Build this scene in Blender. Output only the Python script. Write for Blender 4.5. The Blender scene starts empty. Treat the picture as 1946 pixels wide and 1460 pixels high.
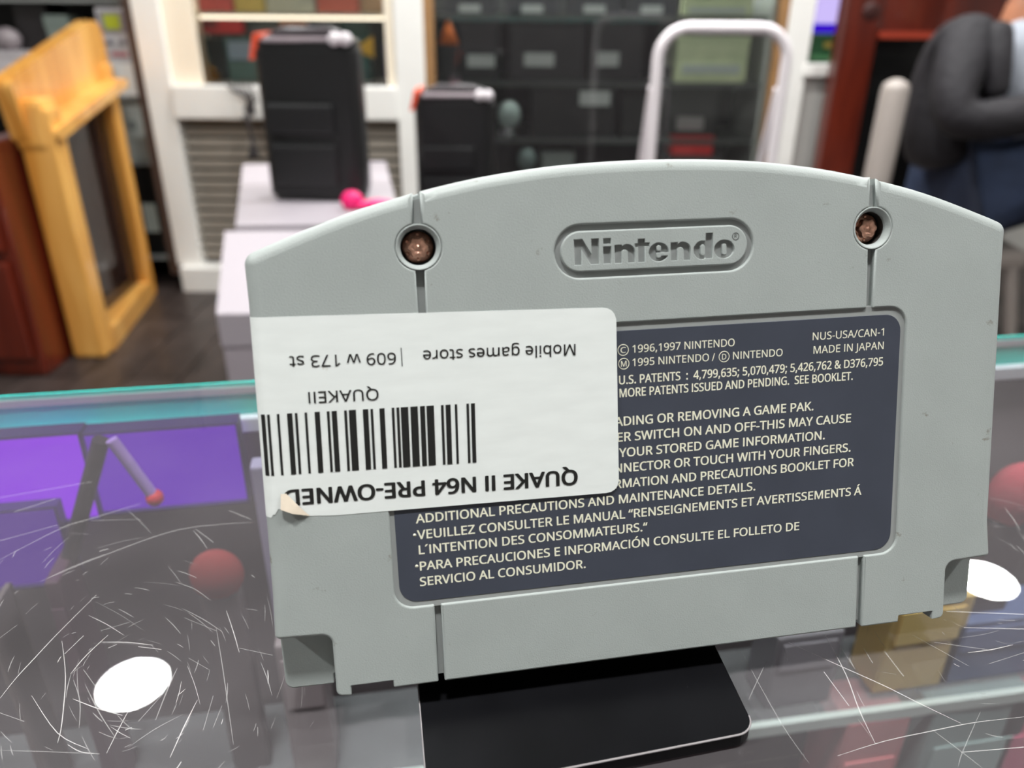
import bpy, bmesh, math, random
from mathutils import Vector, Matrix
from mathutils.geometry import tessellate_polygon
random.seed(7)
SC = bpy.context.scene
COL = SC.collection
MM = 0.001
# ------------------------------------------------------------------ camera
CAM = Vector((-0.03987, -0.08801, 0.10005))
CR = Vector((0.98475, -0.17378, 0.00755))      # camera right
CD = Vector((-0.06900, -0.43011, -0.90013))    # camera down
CF = Vector((0.15968, 0.88589, -0.43555))      # camera forward
FPX = 1500.0
cam_d = bpy.data.cameras.new('camera')
cam = bpy.data.objects.new('camera', cam_d)
COL.objects.link(cam)
cam.matrix_world = Matrix((
    (CR.x, -CD.x, -CF.x, CAM.x), (CR.y, -CD.y, -CF.y, CAM.y),
    (CR.z, -CD.z, -CF.z, CAM.z), (0, 0, 0, 1)))
cam_d.sensor_width = 36.0
cam_d.lens = FPX / 1946.0 * 36.0
cam_d.clip_start = 0.005
cam_d.clip_end = 50
cam_d.dof.use_dof = True
cam_d.dof.focus_distance = 0.127
cam_d.dof.aperture_fstop = cam_d.lens / 1.5
SC.camera = cam
# ------------------------------------------------------------------ world and exposure
wd = bpy.data.worlds.new('room_fill'); SC.world = wd; wd.use_nodes = True
wd.node_tree.nodes['Background'].inputs[0].default_value = (0.9, 0.95, 1.0, 1)
wd.node_tree.nodes['Background'].inputs[1].default_value = 0.05
SC.view_settings.view_transform = 'Standard'
SC.view_settings.look = 'None'
SC.view_settings.exposure = 0.80
SC.view_settings.gamma = 1.0
SC.view_settings.use_curve_mapping = False
SC.cycles.use_denoising = True
SC.cycles.use_light_tree = False
SC.cycles.max_bounces = 5
SC.cycles.diffuse_bounces = 3
SC.cycles.glossy_bounces = 3
SC.cycles.transparent_max_bounces = 16
SC.cycles.caustics_reflective = False
SC.cycles.caustics_refractive = False
SC.cycles.sample_clamp_indirect = 4.0
LAMP_POWER = 190.0

# ------------------------------------------------------------------ pixel helpers (real distances)
FH = Vector((CF.x, CF.y)).normalized()
UH = Vector((FH.y, -FH.x))
YAW = math.atan2(-FH.x, FH.y)
FLOOR = -0.95
CEIL = 1.62
def ray(px, py):
    return CR * ((px - 973) / FPX) + CD * ((py - 730) / FPX) + CF
def pu(px, py, w):
    """u (right) and z (height) of an image point on the upright plane w metres in front of the camera"""
    d = ray(px, py); s = w / (d.x * FH.x + d.y * FH.y)
    return s * (d.x * UH.x + d.y * UH.y), CAM.z + s * d.z
def onz(px, py, z=0.0):
    d = ray(px, py); s = (z - CAM.z) / d.z
    return CAM + d * s
def ony(px, py, y):
    d = ray(px, py); s = (y - CAM.y) / d.y
    return CAM + d * s
def uw(u, w, z):
    return Vector((CAM.x + UH.x * u + FH.x * w, CAM.y + UH.y * u + FH.y * w, z))

# ------------------------------------------------------------------ materials
MATS = {}
def mat(name, col, rough=0.5, metal=0.0, var=0.0, vscale=20.0, bump=0.0, bscale=200.0, bdist=0.001,
        spec=0.5, stretch=None, emit=None, estr=0.0, coat=0.0, transl=0.0, speck=None):
    if name in MATS: return MATS[name]
    m = bpy.data.materials.new(name); m.use_nodes = True
    nt = m.node_tree; b = nt.nodes['Principled BSDF']
    b.inputs['Base Color'].default_value = (*col, 1)
    b.inputs['Roughness'].default_value = rough
    b.inputs['Metallic'].default_value = metal
    b.inputs['Specular IOR Level'].default_value = spec
    b.inputs['Coat Weight'].default_value = coat
    if emit:
        b.inputs['Emission Color'].default_value = (*emit, 1)
        b.inputs['Emission Strength'].default_value = estr
    tc = nt.nodes.new('ShaderNodeTexCoord'); mp = nt.nodes.new('ShaderNodeMapping')
    nt.links.new(tc.outputs['Object'], mp.inputs['Vector'])
    if stretch: mp.inputs['Scale'].default_value = stretch
    colsock = None
    if var > 0:
        n = nt.nodes.new('ShaderNodeTexNoise'); n.inputs['Scale'].default_value = vscale
        n.inputs['Detail'].default_value = 4
        nt.links.new(mp.outputs[0], n.inputs['Vector'])
        r = nt.nodes.new('ShaderNodeValToRGB')
        r.color_ramp.elements[0].position = 0.3; r.color_ramp.elements[1].position = 0.7
        r.color_ramp.elements[0].color = (*[c * (1 - var) for c in col], 1)
        r.color_ramp.elements[1].color = (*[min(1, c * (1 + var)) for c in col], 1)
        nt.links.new(n.outputs['Fac'], r.inputs['Fac'])
        colsock = r.outputs['Color']
    if speck:                       # dirt specks: (colour, scale, threshold)
        n = nt.nodes.new('ShaderNodeTexNoise'); n.inputs['Scale'].default_value = speck[1]
        n.inputs['Detail'].default_value = 5; n.inputs['Roughness'].default_value = 0.65
        nt.links.new(tc.outputs['Object'], n.inputs['Vector'])
        r = nt.nodes.new('ShaderNodeValToRGB')
        r.color_ramp.elements[0].position = speck[2]; r.color_ramp.elements[1].position = speck[2] + 0.07
        r.color_ramp.elements[0].color = (0, 0, 0, 1); r.color_ramp.elements[1].color = (0.75, 0.75, 0.75, 1)
        nt.links.new(n.outputs['Fac'], r.inputs['Fac'])
        mx = nt.nodes.new('ShaderNodeMix'); mx.data_type = 'RGBA'
        nt.links.new(r.outputs['Color'], mx.inputs[0])
        if colsock: nt.links.new(colsock, mx.inputs[6])
        else: mx.inputs[6].default_value = (*col, 1)
        mx.inputs[7].default_value = (*speck[0], 1)
        colsock = mx.outputs[2]
    if colsock: nt.links.new(colsock, b.inputs['Base Color'])
    if bump > 0:
        n = nt.nodes.new('ShaderNodeTexNoise'); n.inputs['Scale'].default_value = bscale
        n.inputs['Detail'].default_value = 3
        nt.links.new(mp.outputs[0], n.inputs['Vector'])
        bp = nt.nodes.new('ShaderNodeBump'); bp.inputs['Strength'].default_value = bump
        bp.inputs['Distance'].default_value = bdist
        nt.links.new(n.outputs['Fac'], bp.inputs['Height'])
        nt.links.new(bp.outputs['Normal'], b.inputs['Normal'])
    if transl > 0:
        tr = nt.nodes.new('ShaderNodeBsdfTranslucent'); tr.inputs[0].default_value = (*col, 1)
        ms = nt.nodes.new('ShaderNodeMixShader'); ms.inputs[0].default_value = transl
        out = nt.nodes['Material Output']
        nt.links.new(b.outputs[0], ms.inputs[1]); nt.links.new(tr.outputs[0], ms.inputs[2])
        nt.links.new(ms.outputs[0], out.inputs['Surface'])
    MATS[name] = m
    return m

def wood(name, dark, light, scale=9.0, rough=0.35, coat=0.3):
    m = bpy.data.materials.new(name); m.use_nodes = True
    nt = m.node_tree; b = nt.nodes['Principled BSDF']
    b.inputs['Roughness'].default_value = rough; b.inputs['Coat Weight'].default_value = coat
    tc = nt.nodes.new('ShaderNodeTexCoord'); mp = nt.nodes.new('ShaderNodeMapping')
    mp.inputs['Scale'].default_value = (scale, scale, scale * 0.12)
    nt.links.new(tc.outputs['Object'], mp.inputs['Vector'])
    n = nt.nodes.new('ShaderNodeTexNoise'); n.inputs['Scale'].default_value = 1.6
    n.inputs['Detail'].default_value = 6; n.inputs['Distortion'].default_value = 1.2
    nt.links.new(mp.outputs[0], n.inputs['Vector'])
    r = nt.nodes.new('ShaderNodeValToRGB')
    r.color_ramp.elements[0].position = 0.32; r.color_ramp.elements[1].position = 0.66
    r.color_ramp.elements[0].color = (*dark, 1); r.color_ramp.elements[1].color = (*light, 1)
    nt.links.new(n.outputs['Fac'], r.inputs['Fac'])
    nt.links.new(r.outputs['Color'], b.inputs['Base Color'])
    return m

def glass_mat(name, tint, dust, dustcol=(0.8, 0.78, 0.8), gloss=True, rough=0.0, nscale=30.0):
    m = bpy.data.materials.new(name); m.use_nodes = True
    nt = m.node_tree; nt.nodes.clear()
    out = nt.nodes.new('ShaderNodeOutputMaterial')
    tr = nt.nodes.new('ShaderNodeBsdfTransparent'); tr.inputs[0].default_value = (*tint, 1)
    last = tr.outputs[0]
    if dust > 0:
        df = nt.nodes.new('ShaderNodeBsdfDiffuse'); df.inputs[0].default_value = (*dustcol, 1)
        tc = nt.nodes.new('ShaderNodeTexCoord')
        n = nt.nodes.new('ShaderNodeTexNoise'); n.inputs['Scale'].default_value = nscale; n.inputs['Detail'].default_value = 8
        n.inputs['Roughness'].default_value = 0.6
        nt.links.new(tc.outputs['Object'], n.inputs['Vector'])
        r = nt.nodes.new('ShaderNodeMapRange')
        r.inputs['From Min'].default_value = 0.3; r.inputs['From Max'].default_value = 0.75
        r.inputs['To Min'].default_value = dust * 0.75; r.inputs['To Max'].default_value = dust * 1.35
        nt.links.new(n.outputs['Fac'], r.inputs['Value'])
        ms = nt.nodes.new('ShaderNodeMixShader')
        nt.links.new(r.outputs[0], ms.inputs[0]); nt.links.new(last, ms.inputs[1]); nt.links.new(df.outputs[0], ms.inputs[2])
        last = ms.outputs[0]
    if gloss:
        gl = nt.nodes.new('ShaderNodeBsdfGlossy'); gl.inputs['Roughness'].default_value = rough
        fr = nt.nodes.new('ShaderNodeFresnel'); fr.inputs['IOR'].default_value = 1.5
        ms = nt.nodes.new('ShaderNodeMixShader')
        nt.links.new(fr.outputs[0], ms.inputs[0]); nt.links.new(last, ms.inputs[1]); nt.links.new(gl.outputs[0], ms.inputs[2])
        last = ms.outputs[0]
    nt.links.new(last, out.inputs['Surface'])
    return m

def emis(name, col, s):
    if name in MATS: return MATS[name]
    m = bpy.data.materials.new(name); m.use_nodes = True
    nt = m.node_tree; nt.nodes.clear()
    out = nt.nodes.new('ShaderNodeOutputMaterial'); e = nt.nodes.new('ShaderNodeEmission')
    e.inputs[0].default_value = (*col, 1); e.inputs[1].default_value = s
    nt.links.new(e.outputs[0], out.inputs['Surface'])
    MATS[name] = m
    return m

def srgb(r, g, b):
    f = lambda c: (c / 255) / 12.92 if c / 255 <= 0.04045 else ((c / 255 + 0.055) / 1.055) ** 2.4
    return (f(r), f(g), f(b))

# ------------------------------------------------------------------ mesh builder
class MB:
    def __init__(s): s.v = []; s.f = []; s.sm = []
    def add(s, vs, fs, smooth=False, M=None):
        o = len(s.v)
        s.v += [tuple(M @ Vector(v)) if M else tuple(v) for v in vs]
        s.f += [tuple(i + o for i in f) for f in fs]; s.sm += [smooth] * len(fs)
        return s
    def box(s, x0, x1, y0, y1, z0, z1, M=None, bev=0.0):
        if bev > 0:
            bm = bmesh.new()
            vs = [bm.verts.new((x, y, z)) for x in (x0, x1) for y in (y0, y1) for z in (z0, z1)]
            for f in ((0, 1, 3, 2), (4, 6, 7, 5), (0, 4, 5, 1), (2, 3, 7, 6), (0, 2, 6, 4), (1, 5, 7, 3)):
                bm.faces.new([vs[i] for i in f])
            bmesh.ops.recalc_face_normals(bm, faces=bm.faces)
            bmesh.ops.bevel(bm, geom=bm.edges[:], offset=bev, segments=2, profile=0.6, affect='EDGES')
            bm.verts.index_update()
            s.add([v.co[:] for v in bm.verts], [[v.index for v in f.verts] for f in bm.faces], False, M)
            bm.free(); return s
        vs = [(x, y, z) for x in (x0, x1) for y in (y0, y1) for z in (z0, z1)]
        return s.add(vs, [(0, 1, 3, 2), (4, 6, 7, 5), (0, 4, 5, 1), (2, 3, 7, 6), (0, 2, 6, 4), (1, 5, 7, 3)], False, M)
    def prism(s, poly, a, b, M=None):
        """poly of (x,y) CCW extruded along z from a to b"""
        n = len(poly)
        vs = [(x, y, a) for x, y in poly] + [(x, y, b) for x, y in poly]
        fs = [tuple(range(n))[::-1], tuple(range(n, 2 * n))] + [(i, (i + 1) % n, n + (i + 1) % n, n + i) for i in range(n)]
        return s.add(vs, fs, False, M)
    def tube(s, path, r, n=12, closed=False, M=None):
        P = [Vector(p) for p in path]; k = len(P)
        rs = r if isinstance(r, (list, tuple)) else [r] * k
        up = None; rings = []
        for i in range(k):
            a = P[i - 1] if (i > 0 or closed) else P[i]; b = P[(i + 1) % k] if (i < k - 1 or closed) else P[i]
            t = (b - a).normalized()
            if up is None:
                up = t.orthogonal().normalized()
            up = (up - t * up.dot(t)).normalized(); sd = t.cross(up)
            rings.append([P[i] + (up * math.cos(2 * math.pi * j / n) + sd * math.sin(2 * math.pi * j / n)) * rs[i] for j in range(n)])
        vs = [v[:] for rg in rings for v in rg]
        fs = []
        for i in range(k if closed else k - 1):
            for j in range(n):
                a0 = i * n + j; a1 = i * n + (j + 1) % n; b0 = ((i + 1) % k) * n + j; b1 = ((i + 1) % k) * n + (j + 1) % n
                fs.append((a0, a1, b1, b0))
        s.add(vs, fs, True, M)
        if not closed:
            s.add([v[:] for v in rings[0]], [tuple(range(n))[::-1]], False, M)
            s.add([v[:] for v in rings[-1]], [tuple(range(n))], False, M)
        return s
    def lathe(s, prof, n=32, M=None, smooth=True, lobes=None):
        """prof of (r,z); closed at the ends when r==0"""
        vs = []; fs = []
        for r, z in prof:
            for j in range(n):
                a = 2 * math.pi * j / n
                k = r * (1 + (lobes[1] * math.cos(lobes[0] * a) if lobes else 0))
                vs.append((k * math.cos(a), k * math.sin(a), z))
        for i in range(len(prof) - 1):
            for j in range(n):
                fs.append((i * n + j, i * n + (j + 1) % n, (i + 1) * n + (j + 1) % n, (i + 1) * n + j))
        return s.add(vs, fs, smooth, M)
    def sphere(s, c, r, n=16, m=10, sc=(1, 1, 1), M=None):
        vs = []; fs = []
        for i in range(m + 1):
            th = math.pi * i / m
            for j in range(n):
                a = 2 * math.pi * j / n
                vs.append((c[0] + r * sc[0] * math.sin(th) * math.cos(a), c[1] + r * sc[1] * math.sin(th) * math.sin(a), c[2] + r * sc[2] * math.cos(th)))
        for i in range(m):
            for j in range(n):
                fs.append((i * n + j, (i + 1) * n + j, (i + 1) * n + (j + 1) % n, i * n + (j + 1) % n))
        return s.add(vs, fs, True, M)
    def build(s, name, m, parent=None, mw=None, fix=True):
        me = bpy.data.meshes.new(name); me.from_pydata(s.v, [], s.f)
        for p, k in zip(me.polygons, s.sm): p.use_smooth = k
        me.materials.append(m)
        if fix:
            bm = bmesh.new(); bm.from_mesh(me)
            bmesh.ops.recalc_face_normals(bm, faces=bm.faces)
            bm.to_mesh(me); bm.free()
        me.update()
        o = bpy.data.objects.new(name, me); COL.objects.link(o)
        if parent: o.parent = parent
        if mw is not None: o.matrix_world = mw
        return o

def tag(o, label=None, cat=None, group=None, kind=None):
    if label: o['label'] = label
    if cat: o['category'] = cat
    if group: o['group'] = group
    if kind: o['kind'] = kind
    return o
def empty(name, mw):
    o = bpy.data.objects.new(name, None); COL.objects.link(o); o.empty_display_size = 0.02
    o.matrix_world = mw
    return o
def at_uw(u, w, z, rot=0.0):
    return Matrix.Translation(uw(u, w, z)) @ Matrix.Rotation(YAW + rot, 4, 'Z')
def thing(name, label, cat, u, w, z, rot=0.0, group=None):
    return tag(empty(name, at_uw(u, w, z, rot)), label, cat, group)
def copy_tree(o, mw, label=None):
    c = o.copy(); COL.objects.link(c); c.matrix_world = mw
    if label: c['label'] = label
    for ch in o.children:
        d = ch.copy(); COL.objects.link(d); d.parent = c
        for g in ch.children:
            e = g.copy(); COL.objects.link(e); e.parent = d
    return c

# plate with rounded top edges and holes -------------------------------------------------
def plate(mb, loops, n_top, n_bot, K=5, sc=MM):
    tops = []
    for L in loops:
        n = len(L); nor = []
        for i in range(n):
            a, b, c = L[i - 1], L[i], L[(i + 1) % n]
            d1 = Vector((b[0] - a[0], b[1] - a[1])); d2 = Vector((c[0] - b[0], c[1] - b[1]))
            d1 = d1.normalized() if d1.length > 1e-9 else d2.normalized()
            d2 = d2.normalized() if d2.length > 1e-9 else d1
            n1 = Vector((-d1.y, d1.x)); n2 = Vector((-d2.y, d2.x))
            k = max(0.35, 1 + n1.dot(n2))
            nor.append((n1 + n2) / k)
        rows = []
        rows.append([(p[0], p[1], n_bot) for p in L])
        for q in range(K + 1):
            th = (math.pi / 2) * q / K
            rows.append([(p[0] + nn.x * p[2] * (1 - math.cos(th)), p[1] + nn.y * p[2] * (1 - math.cos(th)),
                          n_top - p[2] + p[2] * math.sin(th)) for p, nn in zip(L, nor)])
        vs = [(x * sc, y * sc, z * sc) for r in rows for x, y, z in r]
        fs = []
        for r in range(len(rows) - 1):
            for i in range(n):
                j = (i + 1) % n
                fs.append((r * n + i, r * n + j, (r + 1) * n + j, (r + 1) * n + i))
        mb.add(vs, fs, False)
        for t in range(len(fs)):
            if t >= n: mb.sm[-1 - (len(fs) - 1 - t)] = True
        tops.append(rows[-1])
    tri = tessellate_polygon([[Vector((p[0], p[1], 0)) for p in t] for t in tops])
    flat = [p for t in tops for p in t]
    fs = []
    for a, b, c in tri:
        A, B, Cc = flat[a], flat[b], flat[c]
        cr = (B[0] - A[0]) * (Cc[1] - A[1]) - (B[1] - A[1]) * (Cc[0] - A[0])
        if abs(cr) < 1e-12: continue
        fs.append((a, b, c) if cr > 0 else (a, c, b))
    mb.add([(x * sc, y * sc, z * sc) for x, y, z in flat], fs, False)
    return mb
def fil(pts, seg=6):
    out = []; n = len(pts)
    for i in range(n):
        x, y, rad, er = pts[i]
        if rad <= 0: out.append((x, y, er)); continue
        a = Vector(pts[i - 1][:2]); b = Vector((x, y)); c = Vector(pts[(i + 1) % n][:2])
        d1 = (a - b).normalized(); d2 = (c - b).normalized()
        ang = d1.angle(d2); t = rad / math.tan(ang / 2)
        t = min(t, (a - b).length * 0.49, (c - b).length * 0.49); rr = t * math.tan(ang / 2)
        ctr = b + (d1 + d2).normalized() * (rr / math.sin(ang / 2))
        p = b + d1 * t; q = b + d2 * t
        a0 = math.atan2(p.y - ctr.y, p.x - ctr.x); a1 = math.atan2(q.y - ctr.y, q.x - ctr.x)
        da = (a1 - a0 + math.pi) % (2 * math.pi) - math.pi
        for k in range(seg + 1):
            aa = a0 + da * k / seg
            out.append((ctr.x + rr * math.cos(aa), ctr.y + rr * math.sin(aa), er))
    return out
def area(L): return 0.5 * sum(L[i - 1][0] * L[i][1] - L[i][0] * L[i - 1][1] for i in range(len(L)))
def ccw(L): return L if area(L) > 0 else L[::-1]
def cw(L): return L if area(L) < 0 else L[::-1]
def ell(cx, cy, rx, ry, er, n=28, a0=0.0, a1=2 * math.pi, close=True):
    k = n if close else n - 1
    return [(cx + rx * math.cos(a0 + (a1 - a0) * i / k), cy + ry * math.sin(a0 + (a1 - a0) * i / k), er) for i in range(n)]
def rrect(x0, x1, y0, y1, rad, er, seg=6):
    return fil([(x0, y0, rad, er), (x1, y0, rad, er), (x1, y1, rad, er), (x0, y1, rad, er)], seg)
def mirror(L): return [(-p[0], p[1], p[2]) for p in L][::-1]

# lettering: outlines of a plain humanist sans drawn as polylines (thousandths of an em) ----------
GLYPHS = {' ':(208,[]),
'&':(587,['244,581 271,580 296,575 318,567 337,555 353,541 366,524 375,505 381,483 383,458 379,426 368,397 350,372 326,349 299,328 268,308 423,159 436,176 447,195 457,216 479,286 550,286 518,191 504,163 487,137 468,114 585,0 490,0 420,67 366,28 303,2 278,-4 252,-7 223,-8 188,-6 156,0 127,10 102,24 81,42 65,63 52,89 45,117 43,149 44,175 49,199 57,220 69,239 83,256 100,273 166,318 133,358 107,403 101,420 97,438 96,456 98,481 104,504 114,524 127,541 144,555 165,567 188,575 215,580', '209,273 159,239 147,227 136,215 128,201 121,186 118,170 116,152 120,124 129,101 146,81 168,66 194,57 225,55 258,56 287,62 314,71 337,83 357,97 375,111', '241,524 220,522 202,516 186,506 175,493 168,476 165,457 167,438 172,421 180,404 225,350 253,368 276,385 292,401 304,419 310,437 313,458 311,476 304,492 294,505 279,515 262,522']),
',':(215,['154,84 136,23 111,-42 85,-103 33,-103 49,-38 63,31 73,93 148,93']),
'-':(258,['32,184 32,246 226,246 226,184']),
'.':(215,['58,43 59,61 64,75 72,85 82,92 94,96 107,97 120,96 132,92 142,85 151,75 156,61 157,43 156,26 151,12 142,2 132,-6 120,-10 107,-11 94,-10 82,-6 72,2 64,12 59,26']),
'/':(298,['290,573 77,0 8,0 221,573']),
'0':(459,['419,287 419,260 418,234 416,209 413,185 409,163 401,128 390,97 376,70 359,47 339,27 316,12 290,1 261,-6 229,-8 188,-4 153,8 122,27 97,54 76,88 60,129 52,156 47,186 43,217 40,251 39,287 40,323 42,357 46,389 51,418 58,446 73,486 93,520 119,547 149,566 186,578 229,581 269,578 304,566 335,547 361,520 382,486 399,446 406,418 412,389 416,357 419,323', '110,287 110,257 112,228 114,202 117,178 121,156 131,125 143,98 159,78 178,64 202,55 229,52 256,55 279,64 298,78 314,98 326,124 336,156 340,178 344,202 346,228 348,257 348,287 348,317 346,346 344,372 340,396 336,417 326,449 314,475 298,495 279,510 256,518 229,521 202,518 178,510 159,495 143,475 131,449 121,417 117,396 114,372 112,346 110,317']),
'1':(459,['285,0 216,0 216,400 216,439 217,470 219,499 196,477 169,455 108,405 71,452 226,573 285,573']),
'2':(459,['417,0 38,0 38,59 188,210 261,287 280,309 295,331 306,353 315,376 320,399 322,424 318,453 309,477 294,496 273,510 249,518 221,520 194,519 169,514 147,506 83,466 45,513 94,548 153,572 174,577 197,580 221,581 255,579 285,572 313,562 336,548 356,531 372,510 384,485 391,458 394,428 392,399 386,371 375,344 361,318 344,292 324,267 247,185 128,67 128,64 417,64']),
'3':(459,['395,439 394,414 389,392 381,372 370,355 356,339 340,326 321,316 300,307 277,302 277,298 319,290 353,276 379,255 398,229 409,198 413,163 410,131 403,101 390,74 371,50 348,30 318,14 297,6 275,0 250,-5 223,-7 193,-8 110,-1 85,5 60,13 36,23 36,89 61,78 87,69 114,61 141,56 168,52 194,51 241,55 278,65 305,81 324,104 335,132 339,164 337,187 331,206 320,223 306,236 288,247 265,255 240,261 211,264 179,265 123,265 123,326 180,326 209,327 236,332 259,339 278,350 294,362 307,377 316,394 321,413 323,434 320,460 311,481 295,498 274,511 249,519 219,521 164,515 117,498 75,473 39,521 61,537 87,550 115,563 147,573 181,579 218,581 252,579 283,574 309,566 332,555 352,540 376,511 390,477']),
'4':(459,['443,130 359,130 359,0 291,0 291,130 17,130 17,190 286,576 359,576 359,193 443,193', '291,374 291,412 293,444 294,474 295,500 292,500 276,468 257,438 86,193 291,193']),
'5':(459,['221,351 258,349 292,342 322,331 349,316 371,297 389,274 402,247 410,217 413,183 410,145 402,111 387,81 368,54 343,32 314,15 280,2 242,-5 199,-8 116,0 91,6 70,14 51,23 51,90 71,79 95,70 121,62 148,57 174,53 200,52 227,54 252,58 274,65 293,76 310,89 323,106 333,126 339,149 341,176 337,210 325,239 306,262 279,279 243,289 197,292 146,288 99,280 64,302 86,573 373,573 373,508 146,508 132,342 169,348']),
'6':(459,['44,245 51,342 57,374 64,404 75,433 87,461 103,486 121,510 143,530 168,548 196,562 228,572 265,578 306,581 344,579 377,573 377,513 344,520 308,523 273,521 242,515 216,504 193,491 173,474 158,454 145,431 134,407 127,380 115,291 119,291 150,326 163,335 178,343 194,350 213,355 233,357 255,358 287,356 316,349 342,338 365,322 384,303 400,279 412,251 419,220 421,184 419,147 411,112 399,82 382,55 361,33 336,15 307,2 275,-5 239,-8 212,-6 187,-1 163,7 140,19 119,35 101,54 84,76 70,103 59,133 51,166 46,204', '238,51 270,55 297,66 320,84 337,109 348,143 351,184 348,218 339,247 324,271 302,289 274,300 241,303 217,301 195,296 175,287 157,276 143,263 131,248 122,232 117,215 115,198 123,146 146,99 158,85 170,74 185,64 201,57 219,53']),
'7':(459,['109,0 344,508 35,508 35,573 419,573 419,518 187,0']),
'9':(459,['417,328 410,231 405,199 397,168 387,139 374,112 358,86 340,63 318,42 293,25 265,11 232,0 195,-6 154,-8 117,-6 82,0 82,60 115,53 152,50 188,52 218,58 245,68 268,82 287,99 303,118 316,141 327,165 334,192 346,281 341,281 310,247 297,238 282,230 266,223 247,218 227,215 204,214 173,216 144,223 118,235 95,250 76,270 61,294 49,321 42,352 40,387 43,426 50,460 63,491 80,517 101,540 127,557 156,570 188,578 223,581 250,579 275,574 299,565 322,553 342,537 361,518 377,495 391,469 402,439 410,406 415,369', '223,521 192,518 165,507 142,488 124,463 113,429 110,388 113,354 122,325 137,301 158,284 186,273 220,269 244,271 266,276 286,285 304,296 318,310 330,325 339,341 344,358 346,374 338,426 315,474 304,487 291,499 277,508 260,516 242,520']),
':':(215,['58,43 59,61 64,75 72,85 82,92 94,96 107,97 120,96 132,92 142,85 151,75 156,61 157,43 156,26 151,12 142,2 132,-6 120,-10 107,-11 94,-10 82,-6 72,2 64,12 59,26', '58,387 59,405 64,419 72,429 82,436 94,440 107,441 120,440 132,436 142,429 151,419 156,405 157,387 156,369 151,355 142,345 132,338 120,333 107,332 94,333 82,338 72,345 64,355 59,369']),
';':(215,['147,84 128,23 104,-42 78,-103 25,-103 36,-55 48,-4 58,47 66,93 141,93', '56,387 58,405 63,419 71,429 81,436 92,440 105,441 118,440 130,436 141,429 149,419 154,405 156,387 154,369 149,355 141,345 130,338 118,333 105,332 92,333 81,338 71,345 63,355 58,369']),
'A':(512,['437,0 368,177 141,177 73,0 0,0 224,575 289,575 512,0', '282,415 274,438 263,473 255,500 247,468 238,438 230,415 165,241 346,241']),
'B':(521,['241,573 282,571 319,568 351,561 380,552 404,541 424,526 439,508 450,486 457,460 459,431 457,409 453,389 446,371 437,354 424,340 409,328 392,317 372,309 350,304 350,300 373,295 395,288 415,279 433,267 448,253 461,236 470,215 476,191 478,163 475,130 467,100 454,74 436,52 413,33 385,19 354,8 318,2 279,0 78,0 78,573', '256,329 300,331 334,339 357,352 372,371 381,394 384,423 380,451 369,474 351,490 324,502 289,509 245,511 150,511 150,329', '150,269 150,61 265,61 311,64 346,74 371,91 388,112 398,138 401,168 399,188 395,205 388,221 377,235 362,247 344,256 321,263 293,267 260,269']),
'C':(507,['323,517 294,516 266,510 241,502 217,490 196,474 178,456 162,434 149,410 139,383 131,353 127,321 125,286 126,259 129,233 133,208 139,185 147,164 164,132 186,105 213,83 244,68 281,58 322,55 394,62 460,78 460,15 393,-2 312,-8 278,-7 247,-2 217,5 191,15 166,28 144,44 124,62 106,82 91,105 78,131 68,158 59,188 54,219 50,252 49,287 50,313 52,337 55,361 60,384 67,406 81,440 99,471 120,499 145,523 174,543 206,559 242,571 281,578 324,581 353,580 381,577 409,572 435,565 460,557 482,547 453,486 394,508 372,513 348,516']),
'D':(585,['536,292 535,255 531,220 524,188 514,158 501,131 485,106 467,84 447,64 424,47 399,33 371,21 341,12 309,5 274,1 237,0 78,0 78,573 254,573 288,571 320,567 350,561 378,552 404,540 428,526 450,510 470,491 487,470 502,446 514,420 524,392 531,361 535,328', '460,289 459,319 456,346 451,371 444,394 435,415 416,444 391,469 361,487 327,500 287,508 244,511 150,511 150,62 228,62 272,64 311,71 346,82 377,98 402,119 423,144 439,174 451,208 458,246']),
'E':(446,['398,0 78,0 78,573 398,573 398,509 150,509 150,330 383,330 383,268 150,268 150,63 398,63']),
'F':(416,['150,0 78,0 78,573 398,573 398,509 150,509 150,306 383,306 383,243 150,243']),
'G':(584,['326,302 524,302 524,22 431,-1 323,-8 289,-7 256,-2 226,5 199,15 173,28 150,43 129,61 111,81 94,104 81,130 69,157 60,186 54,218 50,251 49,286 50,321 55,354 62,385 71,415 84,442 100,467 117,490 138,510 160,528 186,544 213,557 243,567 275,575 309,579 346,581 377,580 407,577 437,572 516,547 489,484 421,508 395,513 369,516 342,517 315,516 290,513 267,507 245,499 225,489 195,468 170,441 150,409 141,388 134,365 128,340 125,314 124,286 125,260 128,234 132,210 138,187 146,166 164,133 187,106 216,84 236,73 258,65 283,59 310,56 340,55 404,59 452,68 452,238 326,238']),
'H':(594,['516,0 443,0 443,267 150,267 150,0 78,0 78,573 150,573 150,330 443,330 443,573 516,573']),
'I':(228,['150,0 78,0 78,573 150,573']),
'J':(219,['-3,-152 -37,-150 -63,-142 -63,-81 -35,-87 -5,-89 33,-81 45,-74 54,-65 63,-53 69,-38 73,-19 74,3 74,573 146,573 146,9 144,-26 138,-56 128,-82 114,-104 96,-122 75,-135 52,-145 25,-150']),
'K':(496,['496,0 411,0 209,273 150,222 150,0 78,0 78,573 150,573 150,290 199,345 249,399 403,573 488,573 261,323']),
'L':(420,['78,0 78,573 150,573 150,64 400,64 400,0']),
'M':(727,['330,0 142,502 139,502 142,461 144,407 144,347 144,0 78,0 78,573 184,573 361,103 364,103 544,573 650,573 650,0 578,0 578,352 579,408 581,460 584,501 581,501 390,0']),
'N':(609,['532,0 447,0 141,476 138,476 141,432 143,378 144,320 144,0 78,0 78,573 161,573 467,99 470,99 468,137 466,193 464,249 464,573 532,573']),
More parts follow.
